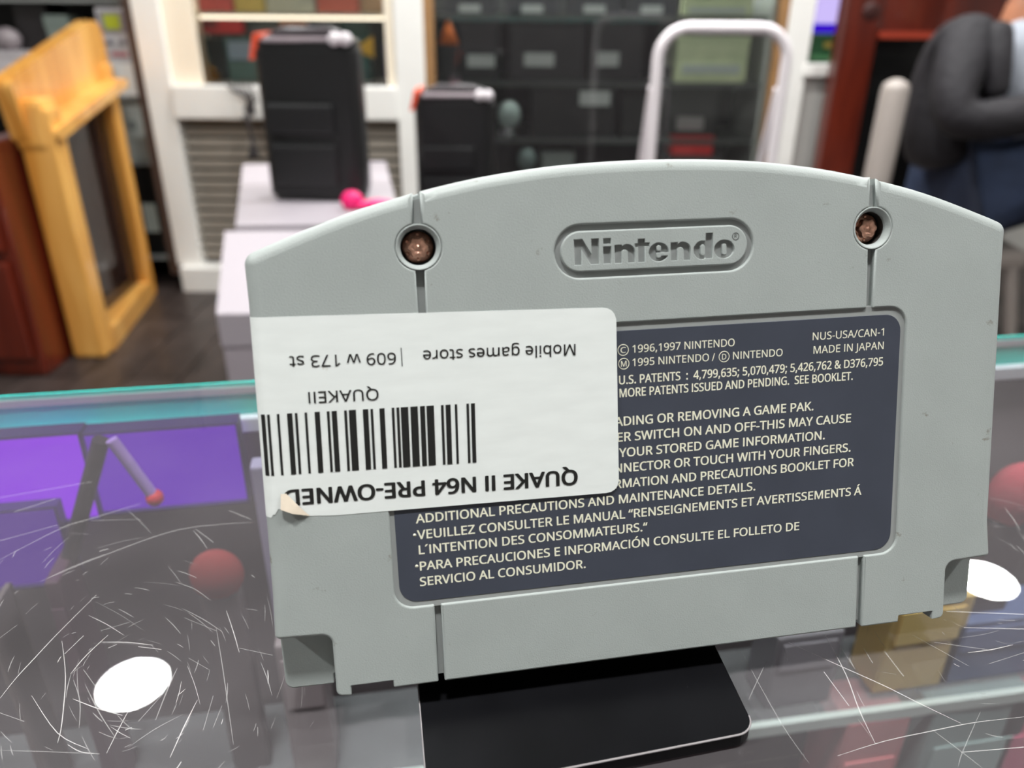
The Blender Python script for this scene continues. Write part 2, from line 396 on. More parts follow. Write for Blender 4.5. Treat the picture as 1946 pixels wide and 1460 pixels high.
'O':(626,['577,287 577,261 575,236 571,212 567,189 561,166 547,132 531,101 510,73 486,49 459,29 428,13 393,1 355,-6 314,-8 271,-6 232,1 196,13 165,29 138,49 114,73 94,101 78,132 65,167 59,189 55,212 51,237 50,262 49,288 50,322 54,355 59,386 67,415 78,442 91,467 106,490 123,510 143,529 166,545 190,558 218,568 247,575 280,580 314,581 348,580 379,576 408,568 434,558 459,545 481,529 501,511 519,490 534,468 547,442 558,415 567,386 573,355 576,322', '125,287 126,259 128,233 132,208 138,184 145,163 161,131 182,104 207,83 238,67 273,58 314,55 354,58 390,67 420,83 445,104 465,131 481,163 488,184 494,208 498,233 500,259 501,287 499,329 494,366 485,400 472,430 456,457 436,479 412,496 384,508 351,516 314,518 274,515 238,506 207,490 182,469 161,443 145,411 138,389 132,366 128,342 126,315']),
'P':(485,['229,573 272,571 309,566 342,557 370,544 393,528 411,509 426,487 436,463 442,435 444,404 443,381 439,358 433,336 423,316 411,296 395,278 375,262 351,249 324,238 292,230 256,225 216,223 150,223 150,0 78,0 78,573', '223,511 150,511 150,285 208,285 242,286 272,290 298,296 320,306 338,318 352,334 362,352 368,375 370,401 366,435 354,462 334,484 306,499 269,508']),
'Q':(626,['577,287 577,260 574,233 571,208 565,184 559,160 544,124 525,92 503,64 476,40 445,21 411,6 548,-136 444,-136 334,-7 324,-8 314,-8 271,-6 232,1 196,13 165,29 138,49 114,73 94,101 78,132 65,167 59,189 55,212 51,237 50,262 49,288 50,322 54,355 59,386 67,415 78,442 91,467 106,490 123,510 143,529 166,545 190,558 218,568 247,575 280,580 314,581 348,580 379,576 408,568 434,558 459,545 481,529 501,511 519,490 534,468 547,442 558,415 567,386 573,355 576,322', '125,287 126,259 128,233 132,208 138,184 145,163 161,131 182,104 207,83 238,67 273,58 314,55 354,58 390,67 420,83 445,104 465,131 481,163 488,184 494,208 498,233 500,259 501,287 499,329 494,366 485,400 472,430 456,457 436,479 412,496 384,508 351,516 314,518 274,515 238,506 207,490 182,469 161,443 145,411 138,389 132,366 128,342 126,315']),
'R':(499,['236,573 281,571 320,565 353,555 381,540 404,522 422,500 434,474 442,444 444,410 442,381 437,356 427,334 415,315 401,298 385,285 330,257 487,0 403,0 264,237 150,237 150,0 78,0 78,573', '232,510 150,510 150,298 236,298 278,301 312,310 338,325 355,347 366,374 370,407 368,430 363,450 355,467 343,480 328,491 310,500 287,505 261,509']),
'S':(440,['403,153 400,121 392,92 378,66 359,44 335,26 307,11 274,1 238,-6 198,-8 137,-5 83,4 41,19 41,88 113,65 142,59 171,56 201,55 228,56 252,60 273,66 290,74 305,85 316,98 324,113 329,129 330,147 329,164 325,180 318,194 308,207 295,218 277,230 196,265 131,294 114,305 98,317 85,330 74,344 65,359 57,375 52,393 49,413 48,435 51,464 58,490 71,513 89,533 110,550 136,563 165,573 197,579 231,581 262,580 290,577 318,572 389,549 366,487 302,508 278,513 254,516 229,517 207,516 187,513 169,507 155,499 142,489 133,478 126,464 122,450 121,434 122,416 126,400 133,386 143,373 156,362 172,351 246,318 278,306 307,293 332,279 353,264 371,247 385,228 395,206 401,181']),
'T':(446,['259,0 187,0 187,509 8,509 8,573 437,573 437,509 259,509']),
'U':(586,['513,202 511,164 503,128 489,95 470,65 446,40 416,20 395,10 372,2 347,-4 320,-7 290,-8 250,-6 213,1 181,13 152,29 128,50 108,75 92,103 81,133 74,167 72,204 72,573 144,573 144,201 148,158 161,122 182,93 211,72 248,59 294,55 327,57 355,63 379,73 399,88 415,105 427,126 435,149 440,174 442,202 442,573 513,573']),
'V':(481,['481,573 277,0 204,0 0,573 75,573 204,205 220,160 231,119 241,80 250,119 262,161 277,207 405,573']),
'W':(746,['735,573 583,0 510,0 399,375 389,410 380,443 373,471 370,488 367,471 361,443 352,409 342,373 234,0 161,0 10,573 85,573 174,223 183,186 190,151 196,118 201,87 206,119 213,154 222,191 232,227 333,573 407,573 512,225 523,187 532,151 538,117 544,87 550,129 560,175 572,224 660,573']),
'Y':(454,['227,291 376,573 454,573 263,222 263,0 191,0 191,219 0,573 79,573']),
'Z':(459,['427,0 30,0 30,55 332,508 40,508 40,573 419,573 419,518 118,64 427,64']),
'a':(450,['231,437 261,436 287,432 311,425 331,415 347,403 368,375 381,338 385,293 385,0 334,0 320,61 317,61 279,22 265,13 250,5 234,-1 172,-8 148,-7 124,-2 103,6 84,16 68,30 55,48 45,68 39,92 37,119 43,159 59,192 87,219 110,231 137,241 168,249 203,254 243,257 316,259 316,285 313,317 306,342 293,359 275,371 253,378 227,380 205,379 183,376 163,370 106,347 84,400 151,426 177,432 204,436', '252,208 204,203 167,195 141,182 124,165 113,144 110,119 112,97 120,79 132,66 148,56 167,51 188,49 223,52 253,62 279,79 299,103 311,134 315,172 315,210']),
'b':(493,['139,461 138,410 135,373 139,373 153,390 169,405 189,419 213,429 240,435 272,437 303,435 331,428 357,417 380,401 401,381 418,357 432,328 441,295 447,257 449,215 448,186 446,160 441,135 435,112 427,91 410,61 390,36 365,17 337,3 306,-5 272,-8 240,-6 213,0 189,10 169,24 153,38 139,55 133,55 119,0 68,0 68,609 139,609', '260,379 231,377 207,371 188,361 172,348 159,330 150,308 144,282 140,252 139,217 139,214 140,184 143,157 148,132 155,111 165,93 187,69 219,55 261,51 297,55 325,69 348,93 358,112 366,133 372,158 375,185 376,216 375,247 372,274 366,298 358,320 348,338 325,360 296,374']),
'e':(452,['234,438 269,435 301,427 329,414 354,396 374,373 390,346 402,315 409,281 411,244 411,201 117,201 122,157 134,119 154,90 181,69 215,56 254,52 327,60 392,82 392,20 327,-1 251,-8 212,-5 176,3 143,17 114,36 90,61 70,91 61,112 53,134 48,158 45,184 44,212 45,239 48,265 53,289 59,312 68,333 86,364 108,390 134,411 164,426 198,435', '233,380 202,377 175,366 154,348 137,323 125,293 119,257 338,257 336,281 333,302 326,322 318,338 306,353 292,364 276,373 256,378']),
'g':(493,['221,438 248,436 273,431 297,422 319,409 338,393 355,373 359,373 369,430 425,430 425,-7 423,-46 416,-80 404,-109 388,-135 367,-155 341,-172 310,-183 274,-190 233,-192 147,-186 78,-165 78,-100 99,-110 123,-118 149,-125 177,-130 206,-133 237,-134 271,-130 300,-119 324,-101 341,-77 352,-48 355,-13 355,4 356,32 358,57 354,57 338,37 320,21 299,8 275,-1 250,-6 221,-8 189,-6 160,1 134,13 111,29 91,51 74,76 61,105 52,138 46,174 44,214 46,253 52,289 61,322 74,351 91,377 111,399 134,416 160,428 189,435', '230,379 207,376 187,370 169,359 153,344 140,326 130,303 123,277 119,247 117,213 118,183 122,156 128,131 136,110 146,92 169,68 197,54 232,50 253,51 271,53 288,58 303,65 315,74 326,85 336,98 343,113 349,131 356,197 356,214 355,251 350,282 343,309 332,331 319,348 302,362 281,371 257,377']),
'i':(207,['139,430 139,0 68,0 68,430', '104,591 115,590 124,586 133,580 140,572 144,560 145,546 144,532 140,521 133,512 124,506 115,502 104,501 93,502 83,506 75,512 68,521 64,532 63,546 64,560 68,572 75,580 83,586 93,590']),
'l':(207,['139,0 68,0 68,609 139,609']),
'm':(750,['540,438 584,434 621,421 649,401 662,384 672,363 679,339 683,311 685,280 685,0 615,0 615,277 613,308 606,333 594,353 577,367 555,376 528,379 490,374 460,362 438,342 423,315 414,280 411,237 411,0 342,0 342,277 341,298 337,317 332,333 325,347 315,359 303,367 289,374 272,377 253,379 227,377 204,370 185,360 170,347 158,329 150,308 144,283 140,255 139,223 139,0 68,0 68,430 125,430 136,371 140,371 149,385 160,398 173,409 217,431 266,438 298,436 325,430 349,420 369,406 386,388 398,366 402,366 418,388 438,406 461,420 486,430 512,436']),
'o':(485,['442,216 440,181 436,150 428,121 417,95 404,71 388,51 369,33 348,18 324,7 299,-1 271,-6 241,-8 214,-6 188,-1 163,7 140,18 119,33 100,51 84,71 70,95 59,121 51,150 46,181 44,216 45,243 48,269 53,293 60,316 68,336 87,367 110,392 137,412 169,426 204,435 244,438 281,435 316,426 347,412 374,392 398,367 417,336 426,316 433,293 438,269 441,243', '117,216 119,184 123,154 130,128 141,105 155,86 172,71 192,59 216,53 243,51 270,53 294,59 314,71 331,86 345,105 356,128 363,154 367,184 369,216 367,248 363,277 355,303 345,325 331,344 314,359 294,370 270,376 242,379 202,374 171,359 147,335 136,317 128,295 122,271 118,245']),
'r':(331,['269,438 295,437 319,433 310,368 287,372 264,374 248,373 232,369 217,363 202,355 189,346 176,334 166,321 156,305 149,289 143,270 140,251 139,229 139,0 68,0 68,430 126,430 134,351 137,351 170,395 183,407 198,418 214,426 231,433 249,437']),
's':(384,['348,119 346,92 339,69 327,49 311,32 292,18 268,6 241,-2 210,-6 176,-8 99,-1 42,19 42,83 104,60 128,54 153,50 178,49 211,51 236,57 256,66 269,79 277,94 280,112 279,123 276,132 271,141 239,167 174,196 103,228 84,239 69,252 57,266 48,283 43,302 41,324 46,358 61,386 85,408 104,419 125,427 149,433 174,437 202,438 275,430 339,409 315,353 258,372 197,380 171,379 149,374 131,366 118,356 111,343 108,328 109,317 113,307 119,298 154,274 219,246 289,215 306,203 321,191 333,176 341,159 346,140']),
't':(289,['212,50 245,53 272,59 272,5 240,-4 200,-8 178,-7 157,-3 138,4 120,13 104,27 91,44 82,66 76,93 74,125 74,375 13,375 13,409 75,437 103,528 144,528 144,430 269,430 269,375 144,375 144,127 146,103 153,83 163,69 177,58 193,52']),
'w':(630,['346,243 336,276 328,308 321,335 316,357 313,357 308,335 302,307 294,275 284,242 207,1 127,1 9,431 82,431 141,201 153,154 163,109 169,73 172,73 178,97 185,128 193,160 201,188 277,431 354,431 428,188 440,149 451,109 457,74 460,74 466,108 477,153 489,201 549,431 621,431 502,1 419,1']),
'|':(442,['192,609 250,609 250,-193 192,-193']),
'´':(225,['193,606 172,579 142,546 109,513 79,486 32,486 32,496 58,532 86,575 108,614 193,614']),
'Á':(512,['437,0 368,177 141,177 73,0 0,0 224,575 289,575 512,0', '282,415 274,438 263,473 255,500 247,468 238,438 230,415 165,241 346,241', '374,749 353,722 323,688 290,656 259,629 213,629 213,638 239,674 266,717 289,757 374,757']),
'Ó':(626,['577,287 577,261 575,236 571,212 567,189 561,166 547,132 531,101 510,73 486,49 459,29 428,13 393,1 355,-6 314,-8 271,-6 232,1 196,13 165,29 138,49 114,73 94,101 78,132 65,167 59,189 55,212 51,237 50,262 49,288 50,322 54,355 59,386 67,415 78,442 91,467 106,490 123,510 143,529 166,545 190,558 218,568 247,575 280,580 314,581 348,580 379,576 408,568 434,558 459,545 481,529 501,511 519,490 534,468 547,442 558,415 567,386 573,355 576,322', '125,287 126,259 128,233 132,208 138,184 145,163 161,131 182,104 207,83 238,67 273,58 314,55 354,58 390,67 420,83 445,104 465,131 481,163 488,184 494,208 498,233 500,259 501,287 499,329 494,366 485,400 472,430 456,457 436,479 412,496 384,508 351,516 314,518 274,515 238,506 207,490 182,469 161,443 145,411 138,389 132,366 128,342 126,315', '432,749 411,722 381,688 348,656 318,629 271,629 271,638 297,674 325,717 347,757 432,757']),
'“':(288,['278,573 263,507 249,438 238,376 162,376 156,385 175,445 200,511 226,573', '130,573 115,507 100,438 90,376 14,376 10,385 28,445 53,511 79,573'])}
CAPH = 0.573
def text_mesh(name, s, m, parent, x0, y0, x1, cap, up=0.0, ang=0.0, bold=0.0, y1=None):
    """flat print: baseline starts at (x0,y0) mm, ends at x1 (or at x1,y1), cap height cap mm, lifted up mm"""
    loops = []; pen = 0
    for ch in s:
        adv, ls = GLYPHS[ch]
        for l in ls:
            loops.append([((int(q.split(',')[0]) + pen) / 1000, int(q.split(',')[1]) / 1000) for q in l.split()])
        pen += adv
    cu = bpy.data.curves.new(name, 'CURVE'); cu.dimensions = '2D'; cu.fill_mode = 'BOTH'
    for l in loops:
        sp = cu.splines.new('POLY'); sp.points.add(len(l) - 1); sp.use_cyclic_u = True
        for p, q in zip(sp.points, l): p.co = (q[0], q[1], 0, 1)
    ob = bpy.data.objects.new('tmp', cu); COL.objects.link(ob)
    me = bpy.data.meshes.new_from_object(ob.evaluated_get(bpy.context.evaluated_depsgraph_get()))
    bpy.data.objects.remove(ob); bpy.data.curves.remove(cu)
    xs = [v.co.x for v in me.vertices]; mnx, mxx = min(xs), max(xs)
    L = math.hypot(x1 - x0, (y1 - y0) if y1 is not None else 0.0)
    sx = L / (mxx - mnx); sy = cap / CAPH
    if y1 is not None: ang = math.atan2(y1 - y0, x1 - x0)
    ca, sa = math.cos(ang), math.sin(ang)
    for v in me.vertices:
        x = (v.co.x - mnx) * sx; y = v.co.y * sy
        v.co = (x, y, 0)
    if bold:         # heavier strokes: the same outline overprinted with small shifts
        vs = [v.co.copy() for v in me.vertices]; fs = [list(p.vertices) for p in me.polygons]; n = len(vs); bx = bold * cap / CAPH
        sh = [(0, 0), (bx, 0), (-bx, 0), (0, bx * .6), (0, -bx * .6), (bx * .7, bx * .42), (-bx * .7, bx * .42), (bx * .7, -bx * .42), (-bx * .7, -bx * .42)]
        me = bpy.data.meshes.new(name)
        me.from_pydata([(v.x + a, v.y + b, k * .0012) for k, (a, b) in enumerate(sh) for v in vs], [], [[i + k * n for i in f] for k in range(len(sh)) for f in fs])
    for v in me.vertices:
        x, y = v.co.x, v.co.y
        v.co = ((x0 + x * ca - y * sa) * MM, (y0 + x * sa + y * ca) * MM, (up + v.co.z) * MM)
    me.materials.clear(); me.materials.append(m); me.name = name
    o = bpy.data.objects.new(name, me); COL.objects.link(o); o.parent = parent
    return o

# ================================================================== THE ROOM
M_FLOOR = mat('floor_screed', srgb(60, 52, 50), 0.6)
M_PLANK = wood('dark_plank', srgb(38, 31, 29), srgb(66, 56, 53), 5.0, 0.45, 0.1)
M_WALL = mat('painted_wall', srgb(205, 203, 198), 0.8, var=0.04, vscale=3)
M_CEIL = mat('ceiling_paint', srgb(228, 227, 222), 0.85, var=0.03, vscale=2)
M_WHITE = mat('white_laminate', srgb(238, 236, 232), 0.5, var=0.03, vscale=6)
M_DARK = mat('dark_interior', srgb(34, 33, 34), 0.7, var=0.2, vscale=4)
RM = Matrix.Translation((CAM.x, CAM.y, 0)) @ Matrix.Rotation(YAW, 4, 'Z')
fl = MB().box(-3.2, 3.2, -2.4, 3.9, FLOOR - 0.06, FLOOR - 0.012).build('floor', M_FLOOR, None, RM)
tag(fl, kind='structure')
k = 0
plank_mesh = None
for i in range(16):
    for j in range(2):
        u0 = -2.3 + i * 0.16; w0 = 1.6 + j * 1.1 - (0.5 if i % 2 else 0.0)
        if plank_mesh is None:
            po = MB().box(0.002, 0.158, 0.003, 1.097, -0.012, 0.0, None, 0.002).build('plank', M_PLANK, fl)
            plank_mesh = po.data
        else:
            po = bpy.data.objects.new('plank', plank_mesh); COL.objects.link(po); po.parent = fl
        po.matrix_local = Matrix.Translation((u0, w0, FLOOR)) 
rest = MB()
for i in range(40):
    u0 = -3.2 + i * 0.16
    if u0 < -2.31 or u0 > 0.25: rest.box(u0 + .002, u0 + .158, -2.4, 3.89, FLOOR - .012, FLOOR)
    else: rest.box(u0 + .002, u0 + .158, -2.4, 1.09, FLOOR - .012, FLOOR)
ro = rest.build('plank', M_PLANK, fl); ro['kind'] = 'stuff'
tag(MB().box(-3.2, 3.2, 3.62, 3.72, FLOOR, CEIL + .1).build('wall_back', M_WALL, None, RM), kind='structure')
tag(MB().box(-3.3, -3.2, -2.4, 3.72, FLOOR, CEIL + .1).build('wall_left', M_WALL, None, RM), kind='structure')
tag(MB().box(3.2, 3.3, -2.4, 3.72, FLOOR, CEIL + .1).build('wall_right', M_WALL, None, RM), kind='structure')
tag(MB().box(-3.2, 3.2, -2.5, -2.4, FLOOR, CEIL + .1).build('wall_front', M_WALL, None, RM), kind='structure')
tag(MB().box(-3.2, 3.2, -2.4, 3.62, CEIL, CEIL + .1).build('ceiling', M_CEIL, None, RM), kind='structure')

# ceiling downlights (two of them mirror in the glass counter)
M_TRIM = mat('lamp_trim', srgb(235, 235, 232), 0.4)
M_LAMP = emis('lamp_light', (0.99, 1.0, 0.98), LAMP_POWER)
def downlight(x, y, label):
    t = tag(empty('ceiling_downlight', Matrix.Translation((x, y, CEIL))), label, 'ceiling light', 'round ceiling downlights')
    MB().lathe([(0.092, -0.001), (0.112, -0.001), (0.112, -0.018), (0.106, -0.022), (0.092, -0.020), (0.092, -0.001)], 40).build('trim_ring', M_TRIM, t)
    MB().lathe([(0.0, -0.0145), (0.091, -0.013)], 32).build('diffuser', M_LAMP, t)
    return t
for x, xn in ((0.2, 'left'), (1.4, 'right')):  # pair added out of view to brighten the background
    downlight(x, 2.62, 'round white downlight, %s one of the unseen pair added to brighten the display cabinet' % xn)
for y, yn, dx in ((1.67, 'far row, mirrored in the glass counter', 0.0), (-0.22, 'near row above the glass counter', -0.66)):
    for x, xn in ((-0.78, 'left'), (0.545, 'middle'), (1.87, 'right')):
        downlight(x + dx, y, 'round white downlight, %s one of the %s' % (xn, yn))

# ================================================================== COUNTER
M_GLASS = glass_mat('counter_glass', (0.93, 0.955, 0.95), 0.09, (0.60, 0.55, 0.58), nscale=14.0)
M_CLEAR = glass_mat('clear_glass', (0.96, 0.98, 0.975), 0.0, gloss=False)
M_EDGE = mat('green_glass_edge', (.025, .80, .70), 0.25, var=0.12, vscale=14, stretch=(1, 1, 8), transl=0.2)  # high base colour stands in for light piped through the glass
M_EDGE2 = mat('pale_edge_reflection', srgb(205, 205, 212), 0.3)  # pale tone paints the reflection band along the glass edge
M_RAIL = mat('aluminium_rail', srgb(240, 238, 250), 0.4, 0.0, var=0.05, vscale=30)
M_PANEL = mat('brown_grey_panel', srgb(92, 80, 84), 0.6, var=0.15, vscale=7)
GA = onz(0, 752); GB = onz(1946, 636)
gang = math.atan2(GB.y - GA.y, GB.x - GA.x)
gmid = (GA + GB) / 2
CM = Matrix.Translation((gmid.x, gmid.y, 0)) @ Matrix.Rotation(gang, 4, 'Z')   # counter frame: x along far edge, y away
CMI = CM.inverted()
ctr = tag(empty('glass_counter', CM @ Matrix.Translation((0, 0, FLOOR))), 'glass display counter with scratched clear top and green polished far edge', 'counter')
def cpart(name, mb, m, parent=None):
    o = mb.build(name, m, None, CM); 
    o.parent = parent or ctr; o.matrix_parent_inverse = (parent or ctr).matrix_world.inverted(); o.matrix_world = CM
    return o
bpy.context.view_layer.update()
top = MB()
top.add([(-.75, -.62, 0), (.95, -.62, 0), (.95, -.0006, 0), (-.75, -.0006, 0)], [(0, 1, 2, 3)])
gt = cpart('glass_top', top, M_GLASS)
cpart('glass_underside', MB().add([(-.75, -.62, -.010), (.95, -.62, -.010), (.95, -.0008, -.010), (-.75, -.0008, -.010)], [(0, 1, 2, 3)]), M_CLEAR, gt)
cpart('glass_edge', MB().box(-.75, .95, -.0006, .0, -.0105, -.0036), M_EDGE, gt)
cpart('glass_edge', MB().box(-.75, .95, -.0006, .0, -.0014, .0), M_EDGE, gt)
cpart('edge_reflection', MB().box(-.75, .95, -.0010, -.0002, -.0036, -.0014), M_EDGE2, gt)
cpart('rail', MB().box(-.75, .95, -.0032, .006, -.0155, -.0106, None, .0006), M_RAIL)
cpart('far_panel', MB().box(-.75, .95, .0, .006, -.95, -.0156), M_PANEL)
cpart('near_panel', MB().box(-.75, .95, -.62, -.612, -.95, -.0108), M_PANEL)
cpart('end_panel', MB().box(-.75, -.742, -.612, .0, -.95, -.0108), M_PANEL)
cpart('end_panel', MB().box(.942, .95, -.612, .0, -.95, -.0108), M_PANEL)
cpart('shelf', MB().box(-.74, .94, -.60, -.004, -.345, -.337), M_PANEL)
sh = cpart('glass_shelf', MB().box(-.74, .94, -.036, -.002, -.131, -.127), glass_mat('shelf_glass', (.8, .84, .84), .22, (.6, .58, .62)))
cpart('shelf_edge', MB().box(-.74, .94, -.0385, -.036, -.1315, -.1265), mat('shelf_edge_strip', srgb(214, 220, 218), 0.2), sh)

# scratched lines and painted lamp glints: hairline strips lying on the glass
def strip(mb, pts, wd_):
    Q = [onz(*p) for p in pts]
    if len(Q) > 2:       # smooth a little
        R_ = [Q[0]]
        for i in range(len(Q) - 1):
            a, b = Q[i], Q[i + 1]
            p0 = Q[i - 1] if i else a; p3 = Q[i + 2] if i + 2 < len(Q) else b
            for t in (0.25, .5, .75, 1.0):
                R_.append(0.5 * ((2 * a) + (b - p0) * t + (2 * p0 - 5 * a + 4 * b - p3) * t * t + (3 * a - p0 - 3 * b + p3) * t ** 3))
        Q = R_
    Q = [CMI @ q for q in Q]
    n = len(Q); vs = []
    for i in range(n):
        t = (Q[min(i + 1, n - 1)] - Q[max(i - 1, 0)]); sd = Vector((-t.y, t.x, 0)).normalized()
        w_ = .8 * wd_ * (0.25 + 0.75 * math.sin(math.pi * (i + .35) / (n - 1 + .7)))
        vs += [(Q[i] + sd * w_ / 2 + Vector((0, 0, .00008)))[:], (Q[i] - sd * w_ / 2 + Vector((0, 0, .00008)))[:]]
    mb.add(vs, [(2 * i, 2 * i + 1, 2 * i + 3, 2 * i + 2) for i in range(n - 1)])
Lz = lambda pts: [(x / 3.65, 1060 + y / 3.65) for x, y in pts]
Uz = lambda pts: [(x / 3.65, 700 + y / 3.65) for x, y in pts]
Rz = lambda pts: [(1400 + x / 3.564, 1160 + y / 3.564) for x, y in pts]
bright, faint = MB(), MB()
for p, w_ in (([(0, 980), (120, 830), (250, 690), (400, 530), (670, 260)], .00022), ([(450, 670), (580, 545)], .0002), ([(490, 810), (600, 680), (750, 540)], .00022),
              ([(740, 1360), (820, 1200), (900, 1050)], .00016), ([(1180, 1390), (1280, 1170), (1370, 990)], .00022), ([(220, 960), (400, 1220), (610, 1330)], .00014),
              ([(430, 580), (455, 830), (430, 1150), (400, 1290)], .00018), ([(1570, 370), (1620, 520), (1660, 660)], .00016), ([(960, 620), (1120, 640)], .0002),
              ([(750, 630), (810, 605)], .0002), ([(870, 1200), (915, 1180)], .0002), ([(470, 1300), (560, 1350), (690, 1365)], .00014)):
    strip(bright, Lz(p), w_)
for p, w_ in (([(280, 170), (450, 90), (620, 20), (730, -20)], .0003), ([(510, 850), (555, 1000), (550, 1190)], .0002), ([(590, 880), (690, 1080), (800, 1250)], .0002),
              ([(890, 1320), (1080, 1190), (1270, 1090)], .00018), ([(1480, 1180), (1540, 1030)], .00018), ([(1500, 490), (1550, 800), (1620, 1300)], .0002),
              ([(0, 1080), (170, 1140)], .00018), ([(1280, 420), (1500, 510)], .00016), ([(1210, 170), (1350, 220), (1460, 300)], .0002), ([(960, 1140), (1130, 950)], .00022),
              ([(580, 780), (680, 920)], .0002), ([(700, 510), (900, 450)], .0002), ([(1310, 700), (1450, 780)], .00016), ([(1660, 630), (1890, 680)], .00018),
              ([(0, 1340), (350, 1350), (690, 1365)], .00014), ([(1080, 1130), (1170, 900), (1230, 770)], .0003), ([(1410, 1200), (1480, 960)], .0002), ([(0, 560), (120, 470)], .0002)):
    strip(faint, Lz(p), w_)
for p, w_ in (([(0, 1330), (430, 1110), (620, 1050), (980, 940)], .00035), ([(330, 1460), (750, 1290), (1250, 1120), (1750, 1070)], .0003), ([(0, 900), (640, 790)], .0003),
              ([(100, 1000), (380, 910)], .0004), ([(640, 1060), (980, 1050)], .0002), ([(1360, 1120), (1480, 1210)], .00025), ([(1590, 990), (1740, 1050)], .0003), ([(0, 1200), (400, 1090)], .0003)):
    strip(faint, Uz(p), w_)
for p, w_ in (([(600, 170), (740, 440), (830, 680), (940, 910)], .00022), ([(350, 220), (700, 380), (990, 510), (1230, 630), (1520, 770)], .00024), ([(680, 990), (1000, 890), (1300, 825), (1600, 765), (1946, 725)], .00018),
              ([(1520, 965), (1946, 930)], .0002), ([(590, 420), (760, 650)], .00022), ([(1420, 10), (1946, 30)], .00024), ([(1540, 120), (1946, 130)], .0002)):
    strip(bright, Rz(p), w_)
for p, w_ in (([(670, 200), (800, 400)], .00022), ([(1320, 810), (1520, 960), (1660, 1069)], .00022), ([(1190, 170), (1570, 380)], .00022), ([(1340, 220), (1700, 270)], .00024), ([(1710, 365), (1946, 290)], .00018),
              ([(20, 260), (290, 750), (490, 1040)], .00018), ([(80, 610), (130, 500), (210, 330)], .00018), ([(820, 740), (930, 890)], .00016), ([(1500, 1060), (1530, 960), (1650, 690)], .00016),
              ([(320, 260), (350, 350)], .0003), ([(860, 260), (920, 360)], .0003), ([(1000, 280), (1130, 450)], .0004)):
    strip(faint, Rz(p), w_)
for (cx_, cy_), num in (((252, 1300), 150), ((1872, 1100), 110)):  # lamp glints painted as pale strips ringing both mirror spots
    for i in range(num):
        r_ = 75 + 260 * random.random() ** 1.3; a = random.uniform(0, 2 * math.pi)
        ln = random.uniform(8, 46) if random.random() < .8 else random.uniform(50, 110)
        x, y = cx_ + r_ * math.cos(a) * 1.15, cy_ + r_ * math.sin(a)
        if not (-60 < x < 2010 and 860 < y < 1520): continue
        ta = a + math.pi / 2 + random.gauss(0, .3)
        strip(faint if random.random() < .8 else bright, [(x - ln / 2 * math.cos(ta), y - ln / 2 * math.sin(ta)), (x, y), (x + ln / 2 * math.cos(ta + .1), y + ln / 2 * math.sin(ta + .1))], random.choice((.00008, .0001, .00014, .0002)))
def scratch_glint_mat(name, alpha):
    m = bpy.data.materials.new(name); m.use_nodes = True; nt = m.node_tree; nt.nodes.clear()
    out = nt.nodes.new('ShaderNodeOutputMaterial'); tr = nt.nodes.new('ShaderNodeBsdfTransparent'); df = nt.nodes.new('ShaderNodeBsdfDiffuse')
    df.inputs[0].default_value = (.92, .89, .88, 1); ms = nt.nodes.new('ShaderNodeMixShader'); ms.inputs[0].default_value = alpha
    nt.links.new(tr.outputs[0], ms.inputs[1]); nt.links.new(df.outputs[0], ms.inputs[2]); nt.links.new(ms.outputs[0], out.inputs['Surface'])
    return m
for mb_, a_ in ((bright, .42), (faint, .19)):
    o = mb_.build('scratches_and_glints', scratch_glint_mat('scratch_glint_%d' % int(a_ * 100), a_), None, CM, fix=False)
    o.parent = gt; o.matrix_parent_inverse = CM.inverted(); o.matrix_world = CM; o['kind'] = 'stuff'; o['label'] = 'fine pale scratched lines and painted lamp glints on the glass'

# ---- things inside the counter (all behind the scratched glass, out of focus)
def inside(px, py, y):
    q = ony(px, py, y); return q.x, q.z
YB = 0.118
x0, z1 = inside(-40, 842, YB); x1, z0 = inside(165, 1000, YB)
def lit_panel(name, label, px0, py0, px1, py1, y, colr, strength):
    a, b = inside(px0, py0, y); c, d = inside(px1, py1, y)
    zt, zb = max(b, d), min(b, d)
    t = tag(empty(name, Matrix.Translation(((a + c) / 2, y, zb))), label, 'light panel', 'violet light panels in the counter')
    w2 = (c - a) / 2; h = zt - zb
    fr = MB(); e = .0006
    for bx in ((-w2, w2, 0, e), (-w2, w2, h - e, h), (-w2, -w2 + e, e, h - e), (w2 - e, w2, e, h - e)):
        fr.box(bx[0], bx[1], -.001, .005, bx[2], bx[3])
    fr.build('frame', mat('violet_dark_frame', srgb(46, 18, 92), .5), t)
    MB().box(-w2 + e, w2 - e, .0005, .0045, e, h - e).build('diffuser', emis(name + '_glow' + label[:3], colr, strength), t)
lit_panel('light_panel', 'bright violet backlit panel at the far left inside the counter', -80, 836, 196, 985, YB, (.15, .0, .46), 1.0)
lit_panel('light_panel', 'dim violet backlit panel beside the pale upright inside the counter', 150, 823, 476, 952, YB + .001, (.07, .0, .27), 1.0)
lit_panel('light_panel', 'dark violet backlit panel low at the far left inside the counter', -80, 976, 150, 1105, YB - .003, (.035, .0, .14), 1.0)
def strut(label, name, p, q, y, r, m, tip=None):
    a, b = inside(*p, y); c, d = inside(*q, y)
    t = tag(empty(name, Matrix.Translation((a, y, b))), label, 'rod')
    MB().tube([(0, 0, 0), (c - a, 0, d - b)], r, 10).build('rod', m, t)
    if tip: MB().sphere((c - a, 0, d - b), r * 1.5, 10, 8).build('tip', tip, t)
    else: MB().sphere((c - a, 0, d - b), r * 1.02, 10, 8).build('end', m, t)
strut('dark slanting rod in front of the violet panels', 'slanted_rod', (192, 836), (128, 1075), YB - .010, .0022, mat('dark_plum_rod', srgb(40, 26, 40), .6))
